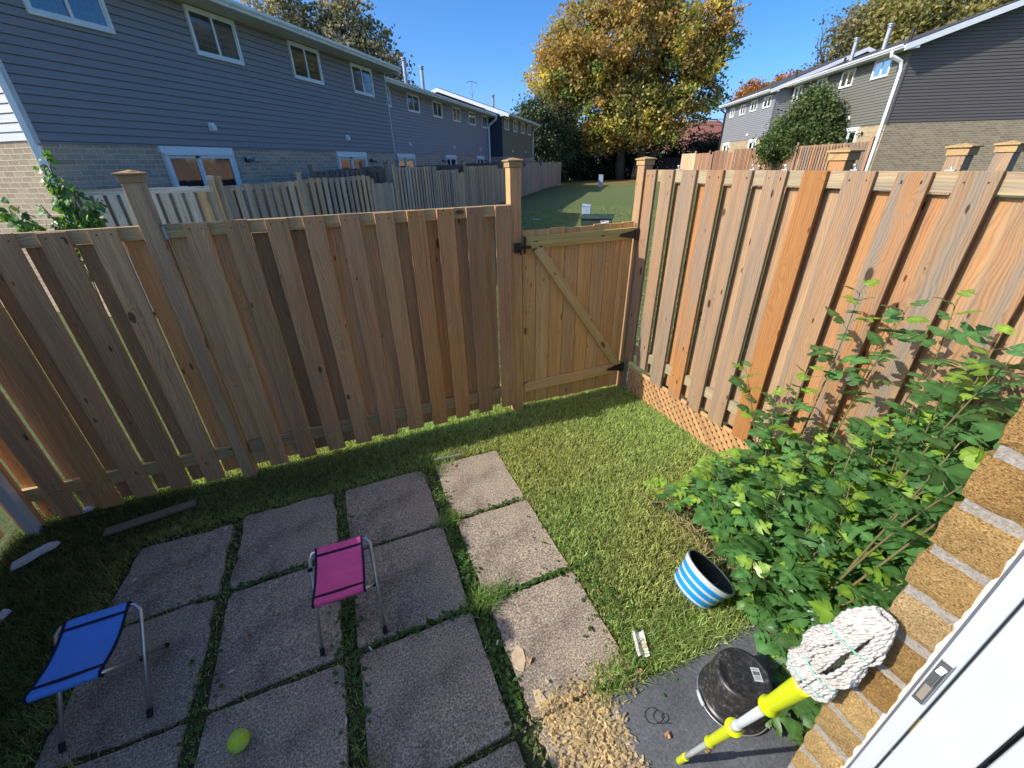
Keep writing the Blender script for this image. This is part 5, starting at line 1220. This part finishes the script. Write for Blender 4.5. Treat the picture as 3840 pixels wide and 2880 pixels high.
def mat_slab():
    m=speckle('black_rubber_mat',[(.3,(.075,.078,.086)),(.6,(.135,.14,.15)),(.74,(.20,.205,.21)),(.82,(.40,.37,.31))],70,.85,.5,.003,big=(3,[(.3,(.7,.7,.7)),(.7,(1.25,1.25,1.25))]))
    n=10; e=[(.872,.862),(1.0,.870),(1.25,.862),(1.55,.868),(1.9,.855),(2.3,.83),(2.32,.3),(2.3,-.3),(1.5,-.32),(.80,-.30),(.815,.1),(.83,.33),(.85,.62)]
    mb=MB(); vs=[(x,y,-.01) for x,y in e]+[(x,y,.030) for x,y in e]; k=len(e); mb.add(vs,[tuple(range(k))[::-1],tuple(range(k,2*k))]+[(i,(i+1)%k,k+(i+1)%k,k+i) for i in range(k)])
    tag(mb.obj('ground_mat',m,bevel=.004),'flat black mat on the ground under the upturned bucket','mat')
    mb=MB(); rs=random.Random(4)
    pts=[Vector((1.0+.05*math.cos(k*.7)*(1-k/40)+.003*k,.72+.035*math.sin(k*.7)*(1-k/50)-.002*k,.034)) for k in range(26)]
    mb.tube(pts,.0013,4); tag(mb.obj('wire_scrap',BLACKM),'thin black looped wire lying on the mat','wire')
mat_slab()
def litter():
    PB=plain('white_sandstone_debris',(.62,.60,.56),.85,.2,0,.15,18,.5,60)
    def shard(pts,h,label,z=0.0,m=PB,name='litter',cat='litter',group=None):
        mb=MB(); k=len(pts); cx=sum(p[0] for p in pts)/k; cy=sum(p[1] for p in pts)/k
        vs=[(x,y,z) for x,y in pts]+[(cx+(x-cx)*.94,cy+(y-cy)*.94,z+h*random.uniform(.7,1.2)) for x,y in pts]; mb.add(vs,[tuple(range(k))[::-1],tuple(range(k,2*k))]+[(i,(i+1)%k,k+(i+1)%k,k+i) for i in range(k)],c=(.6,.6,.6,0))
        return tag(mb.obj(name,m),label,cat,group)
    shard([(-2.56,3.17),(-2.50,3.20),(-2.44,3.27),(-2.37,3.31),(-2.36,3.36),(-2.42,3.37),(-2.50,3.29),(-2.57,3.22)],.03,'jagged white broken strip lying in the dark grass at left',z=.035)
    shard([(-2.41,3.66),(-2.28,3.67),(-2.27,3.71),(-2.40,3.70)],.03,'short white scrap under the foot of the shaded fence',z=.04)
    shard([(-2.42,2.72),(-2.38,2.70),(-2.36,2.76),(-2.40,2.78)],.02,'small white scrap at the left edge of the dark grass',z=.045)
    # crumpled paper
    mb=MB(); V=[];F=[]; rs=random.Random(8); nx,ny=6,10; o=Vector((1.165,1.015,.06)); ang=R(112)
    for j in range(ny):
        for i in range(nx):
            u=(i/(nx-1)-.5)*.065; v=(j/(ny-1)-.5)*.145; V.append(o+Vector((v*math.cos(ang)*-1-u*math.sin(ang)*-1,v*math.sin(ang)*.96+u*math.cos(ang),rs.uniform(0,.008)+.01*math.sin(i*1.5))))
    for j in range(ny-1):
        for i in range(nx-1): F.append((j*nx+i,j*nx+i+1,(j+1)*nx+i+1,(j+1)*nx+i))
    mb.add(V,F); m,nt,p=mat('printed_paper'); tc=N(nt,'ShaderNodeTexCoord').outputs['Object']; n=noise(nt,mapping(nt,tc,(1,1,.3)),90,3,.8); L(nt,ramp(nt,n,[(.36,(.12,.11,.10)),(.44,(.62,.60,.55)),(.7,(.70,.68,.63))]).outputs[0],p.inputs['Base Color']); tag(mb.obj('paper_scrap',m),'dirty crumpled white paper strip on the grass above the mat','litter')
    mb=MB(); mb.add([(1.155,.985,.082),(1.185,1.01,.084),(1.18,.975,.083)],[(0,1,2)]); tag(mb.obj('leaf_scrap',plain('tan_paper',(.62,.42,.16),.8)),'tan folded flake lying on the white paper strip','litter')
    # board buried in the grass
    mb=MB(); mb.beam((-2.08,3.33,.045),(-1.5,3.43,.042),.08,.02,c=(.16,.12,.09,.6)); tag(mb.obj('plank',WOODW),'old grey plank half buried in the dark grass by the shaded fence','plank')
    mb=MB(); mb.beam((.47,3.16,.05),(.72,3.135,.052),.018,.012,c=(.4,.4,.4,0)); tag(mb.obj('stick',GALV),'thin grey stick along the far edge of the sunlit slab','stick')
    DL=plain('dead_leaf',(.42,.24,.12),.8,.2,0,.3,30)
    spots=[(.62,3.03,.03,'curled tan leaf on the far corner of the sunlit slab'),(1.06,1.66,.03,'rust coloured leaf at the right corner of the half sunlit slab'),(1.08,.90,.035,'crumpled brown leaf at the tip of the mat edge by the paper'),(.98,.88,.03,'flat tan leaf on the near slab corner by the lawn'),(1.02,.62,.034,'tan flake on the black mat, upper one'),(1.15,.50,.034,'dark brown flake on the black mat left of the mop'),(2.35,2.6,.05,'pale orange leaf on the sunlit lawn before the lattice'),(1.75,2.9,.055,'small fallen leaf in the middle of the sunlit lawn'),(1.95,3.45,.05,'fallen leaf in the fence shadow before the gate'),(.55,1.20,.03,'tiny brown leaf on the half sunlit slab'),(-1.3,2.5,.03,'pale dry leaf at the top of the blue stool slab'),(-.95,2.0,.03,'dry leaf on the cracked slab')]
    for i,(x,y,z,lb) in enumerate(spots):
        mb=MB(); a=random.uniform(0,6.28); r=random.uniform(.014,.024); V=[(x,y,z+.006)]
        for k in range(9):
            t=a+k*2*math.pi/9; q=r*(1.15 if k%2 else .7); V.append((x+q*math.cos(t),y+q*math.sin(t)*.8,z+random.uniform(0,.014)))
        mb.add(V,[(0,k,k%9+1) for k in range(1,10)]); tag(mb.obj('fallen_leaf',DL),lb,'leaf','fallen leaves in the yard')
    BT=plain('white_filter',(.70,.68,.62),.8)
    for i,(x,y,a,l,lb) in enumerate(((-1.0,1.80,.1,.03,'white cigarette end on the slab left of the pink stool'),(-.27,1.62,2.0,.032,'thin white butt by the front right foot of the pink stool'),(-.12,2.12,1.2,.02,'pale butt on the slab right of the pink stool'),(-.42,1.30,1.5,.028,'white butt in the grass joint below the pink stool'),(.42,1.36,1.0,.028,'white butt at the left edge of the stained slab'),(-1.72,2.74,.6,.022,'white butt on the upper left dark slab'),(-.88,2.68,.2,.02,'white butt on the second slab of the back row'),(.27,2.43,.3,.02,'white butt at the joint above the large middle slab'),(.51,2.71,.6,.02,'white butt at the shadow edge on the sunlit slab'),(-1.22,3.02,.9,.022,'white butt at the top of the leftmost joint'))):
        mb=MB(); d=Vector((math.cos(a),math.sin(a),0))*l/2; c=Vector((x,y,.0335)); mb.tube([c-d,c+d],.0042,8); tag(mb.obj('cigarette_end',BT),lb,'litter','cigarette ends on the patio')
    # mortar blobs on the slab
    MO=plain('tan_render',(.56,.43,.27),.9,.2,0,.15,20,.6,80)
    shard([(.47,1.27),(.52,1.31),(.545,1.27),(.535,1.21),(.50,1.16),(.47,1.18),(.455,1.22)],.006,'tan render splash on the stained sunlit slab, upper one',z=.024,m=MO,name='render_splash',cat='stain')
    shard([(.505,1.06),(.54,1.05),(.555,.99),(.53,.95),(.515,.96),(.50,1.0)],.006,'tan render splash at the near edge of the stained slab, lower one',z=.024,m=MO,name='render_splash',cat='stain')
    shard([(.435,1.58),(.45,1.53),(.462,1.49),(.455,1.44),(.440,1.47),(.43,1.53)],.006,'narrow pinkish splash at the left edge of the half sunlit slab',z=.024,m=MO,name='render_splash',cat='stain') if False else None
    # drain fittings among the leaves
    PG=plain('grey_plastic',(.36,.42,.43),.4,.45,0,.08,10)
    t=thing('gutter_pipe','grey square plastic gutter elbow half hidden under the leaves','pipe',(2.12,.66,.1)); mb=MB(); mb.tube([(2.04,.70,.26),(2.14,.66,.26),(2.38,.60,.22)],[.058,.055,.055],4); mb.obj('pipe',PG,t,bevel=.008)
    mb=MB(); mb.tube([(2.02,.705,.26),(2.075,.688,.26)],[.070,.070],4); s_=mb.obj('socket',PG,t,bevel=.008); mb=MB(); mb.tube([(2.035,.66,.315),(2.04,.70,.325)],.008,6); mb.tube([(2.09,.71,.31),(2.10,.68,.315)],.008,6); mb.obj('clip',WHITEV,s_)
    t=thing('plastic_jug','pale translucent plastic jug behind the brick corner under the leaves','jug',(2.95,.75,.1)); mb=MB(); mb.lathe([(.0,0),(.09,.0),(.10,.03),(.10,.16),(.07,.22),(.03,.25),(.03,.28),(0,.28)],(2.93,.76,.12),20); mb.obj('body',plain('milky_plastic',(.55,.58,.60),.3),t,smooth=True)
    mb=MB(); mb.lathe([(.034,.28),(.034,.31),(0,.31)],(2.93,.76,.12),16); mb.obj('cap',WHITEV,t)
    # clips on top of the right fence
    sp=[(3.27,'white plastic spotlight on the top rail nearest the gate'),(2.50,'two headed grey white spotlight on the second board from the orange gap'),(2.24,'small white spotlight stake on the fence top, between the pair and the orange board'),(1.79,'white spotlight beside the wide orange board'),(1.33,'flat white plastic piece on the fence top, nearest the viewer')]
    for i,(y,lb) in enumerate(sp):
        t=thing('garden_spotlight',lb,'lamp',(2.97,y,2.42),'small plastic fittings on the fence top'); mb=MB(); x=2.975
        mb.box((x-.014,y-.02,2.421),(x+.014,y+.02,2.426)); mb.tube([(x,y,2.425),(x,y+.004,2.443)],.004,6); mb.obj('bracket',WHITEV,t)
        if i<4:
            mb=MB(); mb.lathe([(.0,-.008),(.007,-.007),(.010,.0),(.011,.009),(0,.010)],(x,y+.008,2.447),12)
            if i==1: mb.lathe([(.0,-.008),(.007,-.007),(.010,.0),(.011,.009),(0,.010)],(x,y-.045,2.443),12)
            mb.obj('head',GALV if i%2 else WHITEV,t,smooth=True)
litter()

# ------------------------------------------------------------------ lobed leaf shrub (foreground) and vine
def lobed(var):
    if var==0: h=[(0,0),(.10,-.07),(.27,-.02),(.33,.05),(.30,.09),(.40,.13),(.38,.19),(.26,.22),(.10,.27),(.08,.31),(.22,.35),(.33,.37),(.38,.43),(.48,.47),(.44,.53),(.47,.60),(.34,.58),(.20,.56),(.07,.58),(.065,.63),(.18,.68),(.17,.74),(.23,.79),(.15,.84),(.13,.90),(.06,.95),(0,1.05)]
    elif var==1: h=[(0,0),(.12,-.06),(.30,.0),(.40,.08),(.37,.13),(.46,.20),(.38,.27),(.20,.30),(.14,.34),(.36,.40),(.42,.47),(.36,.52),(.40,.60),(.22,.64),(.27,.71),(.18,.76),(.19,.83),(.10,.88),(.06,.95),(0,1.03)]
    else: h=[(0,0),(.14,-.05),(.32,.03),(.40,.13),(.38,.19),(.45,.27),(.30,.34),(.42,.43),(.36,.50),(.37,.58),(.28,.65),(.26,.73),(.17,.80),(.13,.88),(.05,.95),(0,1.02)]
    V=[];F=[]
    for x,y in h: V.append((0,min(max(y,0),1.02),.0))
    k=len(h)
    for sgn in (1,-1):
        for f in (.5,1.0):
            for x,y in h: V.append((sgn*x*f,y if f==1 else (y+max(y,0))/2,.10*x*f-.28*(x*f)**2*2))
    for si in range(2):
        a=k*(1+2*si); b=k*(2+2*si)
        for i in range(k-1):
            q=[(i,i+1,a+i+1,a+i),(a+i,a+i+1,b+i+1,b+i)]
            for f in q: F.append(f if si==0 else f[::-1])
    V=np.array(V); V[:,0]*=1.22; V[:,2]-=.22*V[:,1]**2
    return V,np.array(F)
def leaves(parent,name,P,D,Nn,S,Cc,m,variants=(0,0,0,1,1,2)):
    VV=[];FF=[];CC=[];b=0; L3=[lobed(v) for v in variants]
    for p,d,n,s,c in zip(P,D,Nn,S,Cc):
        V,F=L3[random.randrange(len(L3))]
        d=d/np.linalg.norm(d); n=n-d*(n@d); n/=np.linalg.norm(n); x=np.cross(d,n)
        W=V.copy(); W[:,2]*=random.uniform(.3,1.7); W[:,0]*=random.uniform(.8,1.1); W[:,2]+=.02*np.sin(W[:,1]*9+random.uniform(0,6))
        pts=p+s*(W[:,:1]*x+W[:,1:2]*d+W[:,2:3]*n); VV.append(pts); FF.append(F+b); b+=len(V)
        c4=np.ones((len(V),4)); c4[:,:3]=c; c4[:len(V)//5,:3]*=1.35; CC.append(c4)
    return npmesh(name,np.vstack(VV),np.vstack(FF),np.vstack(CC),m,parent,smooth=True)
BIG=leafm('mulberry_leaf',.32,.38,.5)
def shrub():
    t=thing('leafy_shrub','big green shrub with deeply lobed leaves between the weathered fence and the brick corner','shrub',(2.6,.9,0))
    rs=random.Random(21); tips=[]
    tips+=[((2.68,1.37,1.84),1.0),((2.5,.90,1.93),1.0),((2.60,1.10,1.82),.9),((2.55,1.83,1.17),1.0),((2.58,1.44,1.32),1.0),((2.3,.60,1.80),1.0),((2.45,1.50,1.12),1.0),((2.4,1.50,.86),1.0),((2.58,.74,1.80),1.0),((2.0,.40,1.55),1),((2.1,.55,1.5),1),((2.35,.75,1.6),1),((2.45,.5,1.9),1),((2.2,.35,1.75),1),((2.5,1.62,.55),1),((2.35,1.72,.5),1)]
    def env(x,y):
        a=max(0,(x-1.70)/.85); hy=1.55-max(0,(y-.75))*1.15; return max(.0,min(hy,.22+a*1.55))
    for i in range(230):
        x=rs.uniform(1.72,2.88); y=rs.uniform(.22,1.95-.35*rs.random())
        if x<1.88 and (y>1.02): continue
        if x<1.95 and y>1.35: continue
        if (x-1.72)**2+(y-1.13)**2<.19**2: continue
        if (x-1.45)**2+(y-.62)**2<.30**2: continue
        z=env(x,y)*rs.uniform(.45,1.02)
        if z<.12: z=.14
        if 1.7<x<2.3 and .42<y<.76: z=min(z,.2)
        tips.append(((x,y,z),.0))
    P=[];D=[];Nn=[];S=[];C=[]; st=MB()
    roots=[(2.72,1.0),(2.6,.75),(2.75,.6),(2.5,1.2),(2.35,.8),(2.65,1.45),(2.1,.75),(2.2,1.1)]
    cam_=np.array([0,0,2.5])
    for (tp,sp) in tips:
        tp=np.array(tp); r=min(roots,key=lambda q:(q[0]-tp[0])**2*.6+(q[1]-tp[1])**2+rs.uniform(0,.15)); ro=np.array([r[0],r[1],0.0])
        ln=np.linalg.norm(tp-ro); mid=(tp+ro)/2+np.array([rs.uniform(-.06,.06),rs.uniform(-.06,.06),.12*ln])
        pts=[]
        for k in range(9): u=k/8; pts.append((1-u)**2*ro+2*u*(1-u)*mid+u*u*tp)
        st.tube([tuple(p) for p in pts],[.007*(1-.8*k/8)+.0012 for k in range(9)],5,c=(.2,.2,.1,0))
        # leaves along the outer part of the stem
        nl=int(7+ln*6) if not sp else int(9+ln*3)
        for k in range(nl):
            u=1-(k/nl)**1.1*(.62 if not sp else .42); q=(1-u)**2*ro+2*u*(1-u)*mid+u*u*tp; tg=2*(1-u)*(mid-ro)+2*u*(tp-mid); tg/=np.linalg.norm(tg)
            a=k*2.4+rs.uniform(-.4,.4); side=np.array([math.cos(a),math.sin(a),rs.uniform(-.15,.35)]); d=side*.85+tg*.55; d/=np.linalg.norm(d)
            young=(1-u)<.10
            s=rs.uniform(.06,.095) if young else rs.uniform(.075,.145)*(.8+.5*min(1,(1-u)*2))
            if q[2]<.03: continue
            n=np.array([rs.uniform(-.45,.25),rs.uniform(-.35,.35),1.0]); pet=s*.35
            base=q+d*pet
            if base[0]+d[0]*s>2.90: d=d.copy(); d[0]=-abs(d[0])*.3; d/=np.linalg.norm(d)
            d[2]-=rs.uniform(.0,.35)
            P.append(base); D.append(d); Nn.append(n); S.append(s)
            if young and rs.random()<.45: c=np.array([.24,.38,.05])*rs.uniform(.7,1.15)
            else:
                g=rs.uniform(.65,1.3); c=np.array([.085,.20,.055])*g
                if rs.random()<.13: c=np.array([.20,.34,.04])*rs.uniform(.8,1.2)
            C.append(c)
            st.tube([tuple(q),tuple(q+d*pet*.6+np.array([0,0,.004])),tuple(base)],.0016,4,c=(.3,.3,.1,0))
    # low sprigs beside the bucket and under the mop
    for (bx,by,bz) in ((1.78,.55,.12),(1.72,.50,.10),(1.70,.38,.2),(1.62,.33,.25),(1.85,.6,.25),(1.68,.3,.3),(1.9,.75,.2),(1.98,.85,.2),(1.92,.95,.15),(1.60,.42,.1)):
        for k in range(7):
            a=k*2.4+bx*9; P.append(np.array([bx+.03*math.cos(a),by+.03*math.sin(a),bz+rs.uniform(-.03,.05)])); D.append(np.array([math.cos(a),math.sin(a),rs.uniform(-.3,.1)])); Nn.append(np.array([rs.uniform(-.3,.2),rs.uniform(-.3,.3),1.0])); S.append(rs.uniform(.07,.12)); g=rs.uniform(.8,1.4); C.append(np.array([.075,.16,.035])*g)
    st.obj('stems',STEM,t,smooth=True); leaves(t,'foliage',P,D,Nn,S,C,BIG)
    # dead stems and litter underneath
    mb=MB()
    for i in range(150):
        x,y=rs.uniform(1.9,2.9),rs.uniform(.3,1.9); a=rs.uniform(0,6.28); l=rs.uniform(.08,.3); mb.tube([(x,y,.03),(x+l*.5*math.cos(a),y+l*.5*math.sin(a),.05+rs.uniform(0,.05)),(x+l*math.cos(a),y+l*math.sin(a),.03)],.0025,4)
    tag(mb.obj('dry_twigs',plain('dry_straw',(.34,.22,.14),.9)),'dry stalks and dead stems under the leafy shrub','dead stems',kind='stuff')
shrub()
def vine():
    rs=random.Random(9); base=Vector((-3.85,8.95,.0)); t=thing('climbing_vine','green climbing vine at the corner downpipe of the near left terrace','vine',base)
    P=[];D=[];Nn=[];S=[];C=[]; st=MB()
    tips=[((-3.66,9.05,2.82),30),((-3.74,9.0,2.6),26),((-3.70,9.0,2.2),26),((-4.55,8.7,2.28),18),((-4.4,8.7,2.02),20),((-4.15,8.75,1.95),18),((-3.4,8.9,2.0),30),((-3.3,8.9,1.9),26),((-3.55,8.85,1.85),30),((-3.9,8.8,2.1),22),((-3.5,9.0,2.3),22),((-3.75,8.85,1.7),26),((-3.25,8.95,2.15),16)]
    for tp,n in tips:
        tp=Vector(tp); b=Vector((-3.8,8.95,.9)); mid=(tp+b)/2+Vector((.05,0,.35)); pts=[]
        for k in range(9): u=k/8; pts.append(b*(1-u)**2+mid*(2*u*(1-u))+tp*u*u)
        st.tube([base]+pts,.008,5)
        for k in range(n*2):
            u=1-rs.random()*.7; q=b*(1-u)**2+mid*(2*u*(1-u))+tp*u*u; a=rs.uniform(0,6.28); P.append(np.array(q)+np.array([rs.gauss(0,.05),rs.gauss(0,.05),rs.gauss(0,.06)])); D.append(np.array([math.cos(a),math.sin(a),-.7])); Nn.append(np.array([rs.uniform(-1,.5),rs.uniform(-1,.2),.6])); S.append(rs.uniform(.06,.11)); g=rs.uniform(.7,1.3); C.append(np.array([.09,.20,.035])*g if rs.random()<.7 else np.array([.20,.32,.04])*g)
    st.obj('stems',STEM,t,smooth=True); leaves(t,'foliage',P,D,Nn,S,C,BIG,variants=(2,2))
vine()
